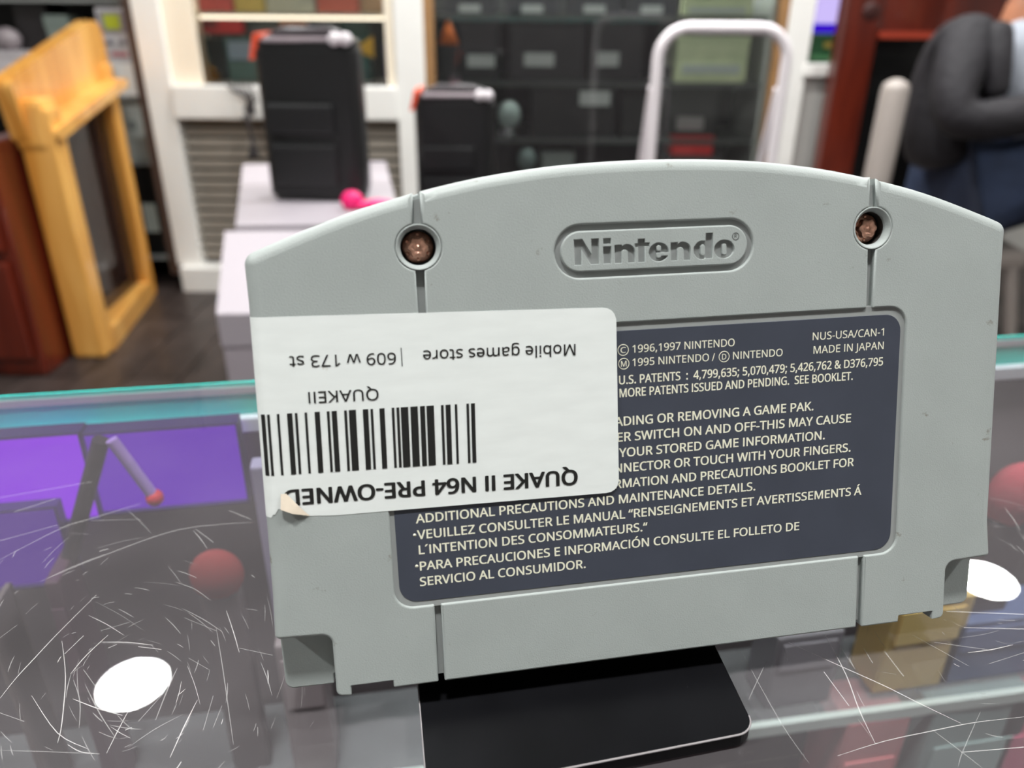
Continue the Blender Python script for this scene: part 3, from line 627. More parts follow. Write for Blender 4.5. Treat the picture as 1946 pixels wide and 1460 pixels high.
strut('pale lilac slanting rod with red tip before the violet panel', 'slanted_rod', (212, 836), (294, 946), YB - .012, .0016, mat('lilac_rod', srgb(176, 140, 220), .5), mat('red_tip', srgb(220, 40, 60), .5))
# pale upright post of the counter frame
a, b = inside(470, 835, .112); c, d = inside(512, 1130, .112)
cp = MB().box(a, a + .0062, .108, .114, -.127, -.0165, None, .0008).build('upright', mat('lavender_upright', srgb(176, 164, 196), .4), None)
cp.parent = ctr; cp.matrix_parent_inverse = ctr.matrix_world.inverted()
def ball(name, label, cat, px, py, rp, y, colr):
    x, z = inside(px, py, y); q = Vector((x, y, z)); dist = (q - CAM).dot(CF); r = rp / FPX * dist
    t = tag(empty(name, Matrix.Translation((x, y, -.127))), label, cat)
    MB().sphere((0, 0, z + .127), r, 24, 16, (1, .6, 1.1)).build('knob', mat(name + '_' + cat + label[:10], colr, .9, spec=.05), t)
    MB().box(-r * .75, r * .75, -r * .3, r * .5, 0, max(.004, z + .127 - r * .8), None, .001).build('pedestal', M_PANEL, t)
ball('joystick', 'rounded dull red knob on a taupe pedestal left of the cartridge under the glass', 'joystick', 412, 1092, 50, .104, srgb(150, 62, 62))
ball('joystick', 'rounded pinkish red knob on a pedestal at the right end under the glass', 'joystick', 1932, 940, 62, .104, srgb(205, 84, 96))
def small_case(name, label, cat, px0, py0, px1, py1, y, dep, colr, group=None, base=None):
    a, b = inside(px0, py0, y); c, d = inside(px1, py1, y)
    zt = max(b, d); zb = base if base is not None else min(b, d)
    t = tag(empty(name, Matrix.Translation(((a + c) / 2, y, zb))), label, cat, group)
    w2 = abs(c - a) / 2; h = zt - zb
    MB().box(-w2, w2, 0, dep, 0, h, None, .001).build('case', mat(name + label[:9], colr, .45, var=.1, vscale=40), t)
    MB().box(-w2 * .8, w2 * .8, -.0005, 0, h * .55, h * .9).build('cover_panel', mat(name + label[:9] + 'b', tuple(min(1, q * 1.35 + .01) for q in colr), .4), t)
small_case('game_case', 'pale yellow game case under the glass right of the cartridge', 'game case', 1706, 1150, 1800, 1302, .096, .016, srgb(226, 190, 124), base=-.127)
small_case('game_case', 'slate blue game case at the right end under the glass', 'game case', 1815, 1190, 1990, 1330, .096, .016, srgb(98, 108, 148), base=-.127)
small_case('game_case', 'dusty pink game case below the inner glass shelf', 'game case', 1612, 1378, 1690, 1500, .088, .02, srgb(206, 120, 126), base=-.336)
small_case('game_case', 'grey green game case below the inner glass shelf at the right', 'game case', 1780, 1350, 1900, 1500, .088, .02, srgb(150, 166, 166), base=-.336)
small_case('game_case', 'rose red game case at the right end below the shelf', 'game case', 1925, 1330, 2010, 1500, .088, .02, srgb(196, 90, 120), base=-.336)
small_case('game_case', 'grey game case standing right behind the cartridge under the glass', 'game case', 1480, 1215, 1560, 1390, .096, .016, srgb(150, 142, 150), base=-.127)
small_case('game_case', 'taupe game case under the glass between cartridge foot and lamp reflection', 'game case', 520, 1230, 640, 1460, .096, .016, srgb(150, 134, 138), base=-.127)
small_case('game_case', 'dark plum game case under the glass left of the red knob', 'game case', 80, 1110, 200, 1400, .096, .016, srgb(78, 52, 66), base=-.127)
small_case('game_case', 'taupe grey game case at the left end under the glass', 'game case', -30, 1180, 70, 1440, .096, .016, srgb(112, 100, 98), base=-.127)

# ================================================================== BLACK STAND
M_BLACKAC = mat('black_acrylic', (.005, .005, .006), .32, spec=.12, var=.3, vscale=60, speck=((.25, .25, .25), 900, .74))
M_CUT = mat('rough_cut_edge', srgb(150, 144, 146), .5, bump=.6, bscale=900, bdist=.0004)
LEAN = math.radians(15.584)
PL = [(-37.6, -13.5), (10.8, -12.6), (12.8, 9.0), (-37.6, 9.0)]
st = tag(empty('display_stand', Matrix.Identity(4)), 'glossy black acrylic display stand under the grey cartridge', 'stand')
pl = fil([(-38.0, -15.0, 2.4, .18), (11.0, -12.7, 3.2, .18), (12.9, 24.0, .5, .18), (-37.7, 24.0, .5, .18)], 8)
mb = MB(); plate(mb, [ccw(pl)], 3.0, .55, 3)
mb.build('base_plate', M_BLACKAC, st)
edge = MB()
n_ = len(pl)
rim_pts = [p for p in ccw(pl) if p[1] < 20]
tag(MB().tube([(p[0] * MM, p[1] * MM, .00285) for p in sorted([q for q in pl if q[0] > 7 and q[1] < 20], key=lambda q: q[1] + q[0] * .001)], .00016, 6).build('edge_line', M_CUT, st))
fr_ = sorted([q for q in pl if q[1] < -9], key=lambda q: q[0])
MB().tube([(p[0] * MM, (p[1] - .02) * MM, .00285) for p in fr_], .00017, 6).build('edge_line', M_CUT, st)
MB().tube([(-37.75 * MM, 20 * MM, .00285), (-37.9 * MM, -12.0 * MM, .00285)], .00016, 6).build('edge_line', M_CUT, st)
# leaning back rest, hidden behind the cartridge
BM = Matrix.Translation((-.0125, .0245, .003)) @ Matrix.Rotation(-LEAN, 4, 'X')
MB().box(-.022, .022, .0, .0025, 0, .052, BM, .0006).build('back_rest', M_BLACKAC, st)

# ================================================================== CARTRIDGE
Z0 = 7.836
ca = Vector((1, 0, .00097)).normalized(); cb = Vector((-.00093, .26866, .96323)).normalized(); cn = ca.cross(cb)
KM = Matrix(((ca.x, cb.x, cn.x, 0), (ca.y, cb.y, cn.y, 0), (ca.z, cb.z, cn.z, Z0 * MM), (0, 0, 0, 1)))
cart = tag(empty('game_cartridge', KM), 'grey plastic game cartridge seen from behind with slate label and white price sticker', 'game cartridge')
M_PLAST = mat('grey_plastic', srgb(167, 173, 171), .44, var=.035, vscale=90, bump=.7, bscale=4300, bdist=.00006,
              speck=(srgb(112, 104, 86), 210, .665), spec=.4)
M_INSIDE = mat('grey_plastic_inner', srgb(150, 153, 152), .5)
ARCH = [(0, 75.4), (5, 75.35), (10, 75.15), (15, 74.85), (20, 74.3), (25, 73.62), (30, 72.7), (34, 71.8), (38, 70.85), (42, 69.75), (46, 68.45), (50, 67.0), (54, 65.5), (56.6, 64.5), (60, 63.2)]
def arch(x):
    x = abs(x)
    for (a, ya), (b, yb) in zip(ARCH, ARCH[1:]):
        if x <= b: 
            return ya + (yb - ya) * (x - a) / (b - a)
def archs(x):   # smoothed
    return sum(arch(abs(x) + d) if abs(x) + d >= 0 else arch(d) for d in (-1.5, -.75, 0, .75, 1.5)) / 5
def hw(y): return 58.03 - .0178 * y
def xo(y): return 34.87 - .0088 * y
def xi(y): return 33.93 - .0088 * y
ER, IR = 1.65, .28
SX, SY, SR = 33.9, 64.5, 3.15
def arc_side(outer):
    """points of the screw collar circle on the outer (right) or inner side, from bottom to top"""
    pts = []
    for i in range(17):
        a = -math.pi / 2 + math.pi * i / 16
        x = SX + SR * math.cos(a) * (1 if outer else -1); y = SY + SR * math.sin(a)
        if outer and x < xo(y): continue
        if not outer and x > xi(y): continue
        pts.append((x, y, 0, IR))
    return pts
right = [(xo(71.6), archs(34.25), 0, .55), (35.3, archs(35.3), 0, ER)]
right += [(x, archs(x), 0, ER) for x in (37, 39, 41, 43, 45, 47, 49, 51, 53, 54.8)]
right += [(57.05, 64.25, 2.6, ER)]
right += [(hw(y), y, 0, ER) for y in (58, 45, 30, 16)]
right += [(hw(9.7), 9.7, .7, .55), (49.9, 9.45, 1.5, .5), (49.9, -.35, .9, .3), (47.75, -.35, .15, .15), (47.75, 1.05, .1, .2), (41.55, 1.05, .1, .2), (41.55, -.12, .25, .3), (xo(0), -.12, .25, .3)]
right += [(xo(12.3), 12.35, .2, IR), (40.5, 12.35, 3.0, IR), (40.15, 52.5, 3.0, IR), (xo(52.5), 52.5, .2, IR)]
right += arc_side(True)
R_LOOP = ccw(fil(right, 7))
mid_top = [(-x, archs(x), 0, ER) for x in (33.0, 31, 28, 25, 22, 19, 16, 13, 10, 7, 4, 1.5)]
mid_top = mid_top + [(-p[0], p[1], 0, ER) for p in mid_top[::-1]]
mt = [(-xi(71.6), archs(33.3), 0, .55)] + mid_top + [(xi(71.6), archs(33.3), 0, .55)]
inner = arc_side(False)
mt += inner[::-1] + [(xi(52.5), 52.5, .2, IR), (-xi(52.5), 52.5, .2, IR)] + [(-p[0], p[1], 0, IR) for p in inner]
T_LOOP = ccw(fil(mt, 6))
PCX, PCY = -.12, 62.95
def pill(hl, r, er):
    return ell(PCX + hl - r, PCY, r, r, er, 17, -math.pi / 2, math.pi / 2, False) + ell(PCX - hl + r, PCY, r, r, er, 17, math.pi / 2, math.pi * 1.5, False)
mb = MB(); plate(mb, [R_LOOP], 0, -4.0, 6); mb.build('shell_panel', M_PLAST, cart, fix=False)
mb = MB(); plate(mb, [mirror(R_LOOP)], 0, -4.0, 6); mb.build('shell_panel', M_PLAST, cart, fix=False)
mb = MB(); plate(mb, [T_LOOP, cw(pill(14.87, 3.73, IR))], 0, -4.0, 6); mb.build('shell_panel', M_PLAST, cart, fix=False)
B_LOOP = ccw(fil([(-xi(0), -.12, .25, .35), (xi(0), -.12, .25, .35), (xi(12.3), 12.35, .2, IR), (-xi(12.3), 12.35, .2, IR)], 4))
mb = MB(); plate(mb, [B_LOOP], 0, -4.0, 6); mb.build('shell_panel', M_PLAST, cart, fix=False)
# core: groove floors, recess floor, badge floor
core_o = [(-x, archs(x) - .9, 0, .02) for x in (55, 50, 45, 40, 34, 28, 22, 16, 10, 4)]
core_o = core_o + [(-p[0], p[1], 0, .02) for p in core_o[::-1]]
core_o += [(56.4, 62.5, 0, .02), (56.6, 10.5, 0, .02), (49.0, 10.4, 0, .02), (49, 1.6, 0, .02), (34.9, .6, 0, .02), (-34.9, .6, 0, .02), (-49, 1.6, 0, .02), (-49.0, 10.4, 0, .02), (-56.6, 10.5, 0, .02), (-56.4, 62.5, 0, .02)]
mb = MB()
plate(mb, [ccw(fil(core_o)), cw(ell(SX, SY, 2.7, 2.7, .02)), cw(ell(-SX, SY, 2.7, 2.7, .02))], -1.15, -4.05, 2)
plate(mb, [ccw(rrect(-40.75, 40.75, 12.0, 52.8, 3.2, .05))], -.36, -1.3, 2)
plate(mb, [ccw(pill(15.2, 4.05, .05))], -.52, -1.3, 2)
mb.build('core', M_INSIDE, cart, fix=False)
# front half of the shell (far side) with its two feet
fo = [(-x, archs(x) - .1, 0, .9) for x in (54.8, 51, 47, 43, 39, 35, 31, 27, 23, 19, 15, 11, 7, 3.5)]
fo = fo + [(0, archs(0) - .1, 0, .9)] + [(-p[0], p[1], 0, .9) for p in fo[::-1]]
fo += [(57.0, 64.1, 2.0, .9), (57.6, 30, 0, .9), (57.75, 8, 0, .3), (57.6, -.45, 1.3, .3), (50.4, -.5, .3, .2), (50.4, 1.2, .2, .2), (-50.4, 1.2, .2, .2), (-50.4, -.5, .3, .2), (-57.6, -.45, 1.3, .3), (-57.75, 8, 0, .3), (-57.6, 30, 0, .9), (-57.0, 64.1, 2.0, .9)]
F_LOOP = ccw(fil(fo, 6))
mb = MB(); plate(mb, [[(p[0], p[1], min(p[2], .25)) for p in F_LOOP]], -4.02, -10.0, 3)
mb2 = MB(); plate(mb2, [F_LOOP], 0, -8.0, 4)
mb.add([(x, y, -.018 - z) for x, y, z in mb2.v], [f[::-1] for f in mb2.f]); mb.sm[-len(mb2.sm):] = mb2.sm
mb.build('front_shell', M_PLAST, cart, fix=False)
# badge with the sunken lettering
BY, CY_, XH = 61.08, 64.66, 63.68
def letter_n(x):
    o = [(x, BY), (x, XH - .02), (x + 1.02, XH - .02), (x + 1.06, XH - .3), (x + 1.45, XH - .02)]
    o += [(x + 1.75 + 1.23 * math.sin(t * math.pi / 12), XH - .98 + 1.0 * math.cos(t * math.pi / 12)) for t in range(0, 7)]
    o += [(x + 2.98, BY), (x + 1.94, BY), (x + 1.94, 62.45)]
    o += [(x + 1.48 + .46 * math.cos(t * math.pi / 6), 62.5 + .46 * math.sin(t * math.pi / 6)) for t in range(0, 7)]
    o += [(x + 1.02, BY)]
    return o
def elp(cx, cy, rx, ry, a0, a1, n): return [(cx + rx * math.cos(math.radians(a0 + (a1 - a0) * i / (n - 1))), cy + ry * math.sin(math.radians(a0 + (a1 - a0) * i / (n - 1)))) for i in range(n)]
def slot(cx, y0, y1, w):
    return elp(cx, y1 - w, w, w, 0, 180, 9) + elp(cx, y0 + w, w, w, 180, 360, 9)
LET = [[(-12.13, BY), (-12.13, CY_), (-10.95, CY_), (-9.62, 62.5), (-9.62, CY_), (-8.57, CY_), (-8.57, BY), (-9.75, BY), (-11.08, 63.25), (-11.08, BY)],
       [(-7.9, BY), (-7.9, 63.5), (-6.78, 63.5), (-6.78, BY)], [(-7.88, 63.88), (-7.88, CY_), (-6.78, CY_), (-6.78, 63.88)],
       letter_n(-6.23),
       [(-2.78, BY), (-2.78, 63.25), (-3.22, 63.25), (-3.22, 63.75), (-2.78, 63.75), (-2.78, 64.38), (-1.76, 64.38), (-1.76, 63.8), (-1.06, 63.8), (-1.06, 63.3), (-1.76, 63.3), (-1.76, BY)],
       elp(.33, 62.39, 1.5, 1.34, -3, 338, 34)[:-1] + [(1.66, 61.86), (.66, 61.86)] + elp(.33, 61.8, .33, .25, 0, -180, 7) + [(0, 62.3)],
       letter_n(2.13),
       [(8.5, 64.8), (7.46, 64.8), (7.46, 63.62)] + elp(6.95, 62.4, 1.36, 1.33, 78, 282, 22) + [(7.46, 61.28), (7.46, 61.15), (8.5, 61.15)],
       elp(10.3, 62.4, 1.56, 1.34, 0, 360, 33)[:-1]]
ISL = [slot(.33, 62.55, 63.36, .33), slot(6.98, 61.62, 63.2, .34), slot(10.3, 61.6, 63.2, .35)]
mb = MB()
LR = .07
plate(mb, [ccw(pill(14.0, 2.85, .22))] + [cw([(x, y, LR) for x, y in L]) for L in LET], -.02, -.63, 4)
for L in ISL: plate(mb, [ccw([(x, y, LR) for x, y in L])], -.02, -.63, 4)
badge = mb.build('maker_badge', M_PLAST, cart, fix=False)
M_ENGRAVE_SHADE = mat('engraving_shade', srgb(74, 76, 76), .5)  # dark tone stands in for the shade inside the engraved mark
MB().tube([((12.03 + .5 * math.cos(a * math.pi / 12)) * MM, (64.18 + .5 * math.sin(a * math.pi / 12)) * MM, -.00001) for a in range(24)], .00005, 6, True).build('registered_ring', M_ENGRAVE_SHADE, badge)
text_mesh('registered_letter', 'R', M_ENGRAVE_SHADE, badge, 11.84, 63.95, 12.24, .5, up=.01)
# screw collars and screws
M_SCREW = mat('bronze_screw', srgb(214, 164, 142), .32, .85, var=.35, vscale=900, bump=.4, bscale=1500, bdist=.0002)
M_HOLE = mat('screw_well', srgb(64, 60, 58), .5)  # shade inside the hole is put into this dark colour
for sx in (-SX, SX):
    o = MB().lathe([(r * MM, z * MM) for r, z in ((3.12, -1.3), (3.12, -.06), (3.05, -.01), (2.95, -.02), (2.86, -.08), (2.5, -.62), (2.45, -.8), (2.45, -1.2))], 48).build('screw_collar', M_PLAST, cart)
    o.location = (sx * MM, SY * MM, 0)
    w_ = MB().lathe([(r * MM, z * MM) for r, z in ((2.46, -1.1), (2.43, -3.2), (2.43, -4.6), (0, -4.6))], 40).build('screw_well', M_HOLE, cart)
    w_.location = o.location
    s = MB().lathe([(r * MM, z * MM) for r, z in ((2.2, -4.6), (2.2, -2.3), (2.05, -2.1), (0, -2.1))], 40)
    s.lathe([(r * MM, z * MM) for r, z in ((1.38, -2.12), (1.36, -1.25), (1.26, -1.08), (.85, -1.06), (.62, -1.3), (.3, -1.25), (.0, -1.0))], 60, lobes=(6, .11))
    for q in range(6):
        a = q * math.pi / 3 + .5
        s.sphere((1.72 * MM * math.cos(a), 1.72 * MM * math.sin(a), -2.1 * MM), .3 * MM, 10, 6, (1, 1, .6))
    so = s.build('screw', M_SCREW, cart); so.location = o.location
# slate label and its print
M_SLATE = mat('slate_label', srgb(64, 68, 80), .38, var=.07, vscale=120, speck=((.42, .42, .4), 420, .765))
M_CREAM = mat('cream_print', srgb(240, 238, 216), .5)
mb = MB(); plate(mb, [ccw(rrect(-39.7, 39.5, 13.05, 51.35, 2.7, .04, 8))], -.28, -.38, 2)
lab = mb.build('rear_label', M_SLATE, cart, fix=False)
UPL = -.265
def line(s, x0, y0, x1, cap, bold=.0, **k): return text_mesh('printed_line', s, M_CREAM, lab, x0, y0, x1, cap, up=UPL, bold=bold, **k)
def circ(x, y, r, ch, w_):
    MB().tube([((x + r * math.cos(a * math.pi / 16)) * MM, (y + r * math.sin(a * math.pi / 16)) * MM, (UPL - .02) * MM) for a in range(32)], .00006, 6, True).build('print_ring', M_CREAM, lab)
    line(ch, x - w_ / 2, y - .42, x + w_ / 2, .84, .004)
circ(-5.13, 48.52, .8, 'C', .8); circ(-5.07, 46.48, .8, 'M', .82); circ(10.52, 46.52, .8, 'D', .66)
line('1996,1997 NINTENDO', -3.71, 48.03, 12.16, 1.12, .006)
line('1995 NINTENDO', -3.74, 46.03, 8.11, 1.12, .006); line('/', 8.59, 46.0, 9.06, 1.12, .006); line('NINTENDO', 11.94, 46.02, 19.91, 1.12, .006)
line('NUS-USA/CAN-1', 24.79, 48.12, 36.66, 1.16, .006); line('MADE IN JAPAN', 24.99, 46.02, 36.72, 1.16, .006)
line('U.S. PATENTS  :  4,799,635; 5,070,479; 5,426,762 & D376,795', -5.8, 43.46, 36.72, 1.26, .016)
line('MORE PATENTS ISSUED AND PENDING.  SEE BOOKLET.', -5.77, 41.52, 31.67, 1.26, .016)
line('LOADING OR REMOVING A GAME PAK.', -8.9, 37.2, 25.22, 1.34, .018)
line('ER SWITCH ON AND OFF-THIS MAY CAUSE', -6.22, 34.8, 31.64, 1.34, .018)
line('YOUR STORED GAME INFORMATION.', -5.98, 32.4, 27.28, 1.34, .018)
line('CONNECTOR OR TOUCH WITH YOUR FINGERS.', -9.45, 30.03, 31.76, 1.34, .018)
line('INFORMATION AND PRECAUTIONS BOOKLET FOR', -11.1, 27.6, 32.43, 1.34, .018)
line('REFER', -36.6, 27.6, -31.0, 1.34, .018)
line('ADDITIONAL PRECAUTIONS AND MAINTENANCE DETAILS.', -36.64, 25.17, 15.81, 1.34, .018)
line('VEUILLEZ CONSULTER LE MANUAL \u201cRENSEIGNEMENTS ET AVERTISSEMENTS \u00c1', -36.6, 22.72, 33.96, 1.34, .018)
line('L\u00b4INTENTION DES CONSOMMATEURS.\u201c', -36.5, 20.38, -1.73, 1.34, .018)
line('PARA PRECAUCIONES E INFORMACI\u00d3N CONSULTE EL FOLLETO DE', -36.5, 17.87, 23.38, 1.34, .018)
line('SERVICIO AL CONSUMIDOR.', -36.65, 15.45, -11.6, 1.34, .018)
for by in (23.39, 18.59):
    MB().lathe([(0, UPL * MM), (.24 * MM, UPL * MM), (.24 * MM, -.32 * MM), (0, -.32 * MM)], 16).build('print_bullet', M_CREAM, lab).location = (-36.98 * MM, by * MM, 0)
# price sticker, wrapped round the left rim, one torn corner
M_PAPER = mat('sticker_paper', srgb(236, 240, 238), .6, var=.03, vscale=500, bump=.15, bscale=1800, bdist=.00004, stretch=(.25, 1, 1), speck=(srgb(186, 172, 150), 140, .69))
M_BACKP = mat('torn_paper_back', srgb(214, 200, 182), .75, var=.12, vscale=300)
M_BLACK = mat('black_print', srgb(22, 22, 20), .5)
XE = -56.35
def wrap(x, y, h=.05):
    """follow the flat back, then the rounded rim, then the side of the cartridge"""
    r = ER + h; xe = -(hw(y) - ER)
    if x >= xe: return (x * MM, y * MM, h * MM)
    s = xe - x; a = min(s / r, math.pi / 2)
    X = xe - r * math.sin(a); Zz = -ER + r * math.cos(a)
    if s / r > math.pi / 2: Zz -= s - r * math.pi / 2
    return (X * MM, y * MM, Zz * MM)
def stick_out(x):   # top and bottom edges of the sticker (it sits slightly askew)
    return 54.85 - .0268 * (x + 7.0)
def stick_bot(x): return 27.12 - .0128 * (x + 8.3)
cols = [-60.3, -59.6, -59.0, -58.6, -58.2, -57.9, -57.6, -57.3, -57.0, -56.7, -56.4, -56.1, -55.6, -55.1]
cols += [-54.3, -53.2, -51.4, -48, -42, -36, -30, -24, -18, -12, -8.2, -7.4, -6.85, -6.45, -6.2]
top_r = {-8.2: 0, -7.4: .14, -6.85: .45, -6.45: .95, -6.2: 1.7}
def tear(x):        # lower edge at the torn corner
    if x > -51.4: return stick_bot(x)
    if x > -55.1: return 27.9 + (-51.4 - x) * .985
    if x > -55.7: return 29.3
    if x > -56.5: return 28.5
    return 28.1
mb = MB(); vs = []; rows = 12
for x in cols:
    yt = stick_out(x) - top_r.get(x, 0); yb = tear(x) + top_r.get(x, 0)
    for q in range(rows + 1):
        vs.append(wrap(x - .0 * q, yb + (yt - yb) * q / rows))
fs = []
for i in range(len(cols) - 1):
    for q in range(rows):
        a = i * (rows + 1) + q; fs.append((a, a + rows + 1, a + rows + 2, a + 1))
mb.add(vs, fs, True)
nc = len(cols); rim = [i * (rows + 1) for i in range(nc)] + [(nc - 1) * (rows + 1) + q for q in range(1, rows + 1)] + [i * (rows + 1) + rows for i in range(nc - 2, -1, -1)] + [q for q in range(rows - 1, 0, -1)]
for a_, b_ in zip(rim, rim[1:] + rim[:1]):      # cut edge of the paper
    p, q = Vector(vs[a_]), Vector(vs[b_]); dn = Vector((0, 0, -.00006))
    mb.add([p[:], q[:], (q + dn)[:], (p + dn)[:]], [(0, 3, 2, 1)])
stk = mb.build('price_sticker', M_PAPER, cart, fix=False)
stk['label'] = 'white paper price sticker stuck on upside down'
fv = [(-51.4, 27.9, .06), (-52.4, 29.1, .25), (-53.25, 30.22, .3), (-54.32, 31.51, .2), (-55.08, 31.45, .1), (-55.18, 29.4, .75), (-53.6, 28.7, .95), (-53.6, 29.9, .7)]
MB().add([(x * MM, y * MM, z * MM) for x, y, z in fv], [(0, 1, 7, 6), (1, 2, 7), (2, 3, 7), (3, 4, 5, 7), (5, 6, 7)], True).build('torn_flap', M_BACKP, stk, fix=False)
UPS = .11
def sline(s, x0, y0, x1, y1, cap, bold=.0, **k):
    return text_mesh('sticker_line', s, M_BLACK, stk, x0, y0, x1, cap, up=UPS, bold=bold, y1=y1, **k)
sline('Mobile games store', -12.36, 49.9, -34.16, 50.35, 1.62, .004)
sline('|', -37.1, 50.3, -37.22, 50.3, 1.85, .0)
sline('609 w 173 st', -37.93, 50.3, -52.21, 50.72, 1.6, .002)
sline('QUAKEII', -40.67, 45.42, -50.15, 45.62, 1.6, -.004)
sline('QUAKE II N64 PRE-OWNED', -12.62, 31.15, -54.6, 31.95, 2.2, .03)
BARS = [-56.8, -56.17, -55.86, -55.51, -54.56, -54.23, -53.21, -52.52, -52.17, -51.83, -50.87, -50.54, -49.53, -48.83, -47.88, -47.53, -47.23, -46.53, -45.54, -45.18, -44.9, -43.94, -42.99, -42.25, -41.94, -41.59, -40.71, -40.0, -39.02, -38.66, -38.35, -37.97, -37.76, -36.73, -36.42, -35.39, -35.07, -34.39, -34.16, -33.12, -32.12, -31.75, -31.47, -30.76, -30.16, -29.82, -28.5, -28.14, -27.85, -27.29]
mb = MB()
for i in range(0, len(BARS), 2):
    a, b = BARS[i], BARS[i + 1]
    L = [wrap(q - dx, y, UPS) for dx, yy in ((0, 42.9 - 42.32), (.2, 34.2 - 33.58)) for q, y in ()]
    t0 = 42.9 - .0197 * (a + 56.8); b0 = 34.22 - .0216 * (a + 56.8)
    mb.add([wrap(a - .2, b0, UPS), wrap(b - .2, b0, UPS), wrap(b, t0, UPS), wrap(a, t0, UPS)], [(0, 1, 2, 3)])
mb.build('barcode', M_BLACK, stk, fix=False)

# ================================================================== SHOP BACKGROUND
OFF = {}
def bthing(name, label, cat, u, w, z, group=None, rot=0.0):
    t = thing(name, label, cat, u, w, z, 0.0, group); OFF[t.name] = (u, w, z); return t
def bpart(t, name, mb, m, parent=None, fix=True):
    """mesh written in room coordinates (u right, w away from the camera, z up), stored relative to its thing"""
    o = OFF[t.name]; mb.v = [(x - o[0], y - o[1], z - o[2]) for x, y, z in mb.v]
    return mb.build(name, m, parent or t, None, fix)
def rect(px0, py0, px1, py1, w):
    mx, my = (px0 + px1) / 2, (py0 + py1) / 2
    return pu(px0, my, w)[0], pu(px1, my, w)[0], pu(mx, py1, w)[1], pu(mx, py0, w)[1]
def goods(name, label, cat, px0, py0, px1, py1, w, dep, colr, group=None, panels=(), base=None, rough=.45, seam=True):
    u0, u1, z0, z1 = rect(px0, py0, px1, py1, w)
    if base is not None: z0 = base
    t = bthing(name, label, cat, (u0 + u1) / 2, w, z0, group)
    bpart(t, 'carton', MB().box(u0, u1, w, w + dep, z0, z1, None, min(.006, (u1 - u0) * .06)), mat('carton_%02x%02x%02x' % tuple(int(255 * min(1, c)) for c in colr) + name, colr, rough, var=.12, vscale=18))
    H = z1 - z0; Wd = u1 - u0
    if seam:
        bpart(t, 'lid', MB().box(u0 - .002, u1 + .002, w - .002, w + dep + .002, z1 - H * .16, z1 + .002, None, .002), mat('lid_%02x%02x%02x' % tuple(int(255 * min(1, c)) for c in colr) + name, tuple(c * .88 for c in colr), rough))
    for (fx0, fx1, fz0, fz1, pc) in panels:
        bpart(t, 'label_panel', MB().box(u0 + Wd * fx0, u0 + Wd * fx1, w - .005, w + .001, z0 + H * fz0, z0 + H * fz1), mat('panel_%02x%02x%02x' % tuple(int(255 * min(1, c)) for c in pc), pc, .5))
    return t
CW = 3.02
# ---- long white display cabinet along the back wall
cab = bthing('display_cabinet', 'long white wall cabinet with posts, ledge, slatted base and glazed bays', 'cabinet', 0, CW, FLOOR)
LZ0, LZ1 = -.292, -.178
pR = pu(383, 502, CW)[0]; pL = pu(337, 502, CW)[0]
M_WOODT = mat('brown_edge_trim', srgb(150, 112, 72), .5, var=.15, vscale=12)
M_DKT = mat('dark_brown_trim', srgb(74, 58, 52), .5)
bpart(cab, 'post', MB().box(pL, pR, CW, CW + .09, FLOOR + .10, CEIL - .02, None, .004), M_WHITE)
bpart(cab, 'post_trim', MB().box(pL - .035, pL, CW + .01, CW + .06, FLOOR + .06, CEIL - .02), M_DKT)
mL = pu(757, 227, CW)[0]; mR = pu(806, 100, CW)[0]
bpart(cab, 'post', MB().box(mL, mR, CW, CW + .09, FLOOR + .10, CEIL - .02, None, .004), M_WHITE)
bpart(cab, 'post_trim', MB().box(mR, mR + .035, CW + .012, CW + .06, LZ1 - .02, CEIL - .02), M_WOODT)
rL = pu(1500, 40, CW)[0]; rR = pu(1537, 0, CW)[0]
bpart(cab, 'post', MB().box(rL, rR + .03, CW, CW + .09, FLOOR + .10, CEIL - .02, None, .004), M_WHITE)
bpart(cab, 'post_trim', MB().box(rL - .035, rL, CW + .012, CW + .06, FLOOR + .1, CEIL - .02), M_WOODT)
bpart(cab, 'plinth', MB().box(pL + .02, rR, CW - .035, CW + .08, FLOOR, FLOOR + .10, None, .004), M_WHITE)
bpart(cab, 'ledge', MB().box(pR, mL, CW - .015, CW + .32, LZ0, LZ1, None, .006), M_WHITE)
M_SLAT = mat('grey_slat', srgb(150, 142, 132), .6, var=.06, vscale=9)
for i in range(14):
    z = FLOOR + .125 + i * .039
    bpart(cab, 'slat', MB().box(pR, mL, CW + .03, CW + .045, z, z + .027), M_SLAT)
bpart(cab, 'base_back', MB().box(pR, mL, CW + .06, CW + .07, FLOOR + .1, LZ0), mat('slat_backing', srgb(104, 96, 88), .7))
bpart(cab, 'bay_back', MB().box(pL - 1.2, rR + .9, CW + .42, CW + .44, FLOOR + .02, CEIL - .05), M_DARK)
bpart(cab, 'bay_side', MB().box(pR, pR + .012, CW + .09, CW + .42, LZ1, CEIL - .05), mat('cream_jamb', srgb(248, 236, 216), .5))
bpart(cab, 'bay_side', MB().box(mL - .012, mL, CW + .09, CW + .42, LZ1, CEIL - .05), MATS['cream_jamb'])
u0, u1, z0, z1 = rect(315, 0, 362, 158, CW + .01)
bpart(cab, 'jamb', MB().box(pR, pR + .11, CW + .02, CW + .09, LZ1, CEIL - .05, None, .004), MATS['cream_jamb'])
bpart(cab, 'jamb', MB().box(mL - .035, mL, CW + .02, CW + .09, LZ1, CEIL - .05, None, .004), MATS['cream_jamb'])
bpart(cab, 'light_strip', MB().box(pR + .03, mL - .03, CW + .10, CW + .115, .36, .375), emis('warm_strip', (1, .88, .72), 45))
bpart(cab, 'light_strip', MB().box(pR + .12, mL - .04, CW + .052, CW + .062, .040, .0495), emis('warm_strip_low', (1, .84, .64), 1.6))
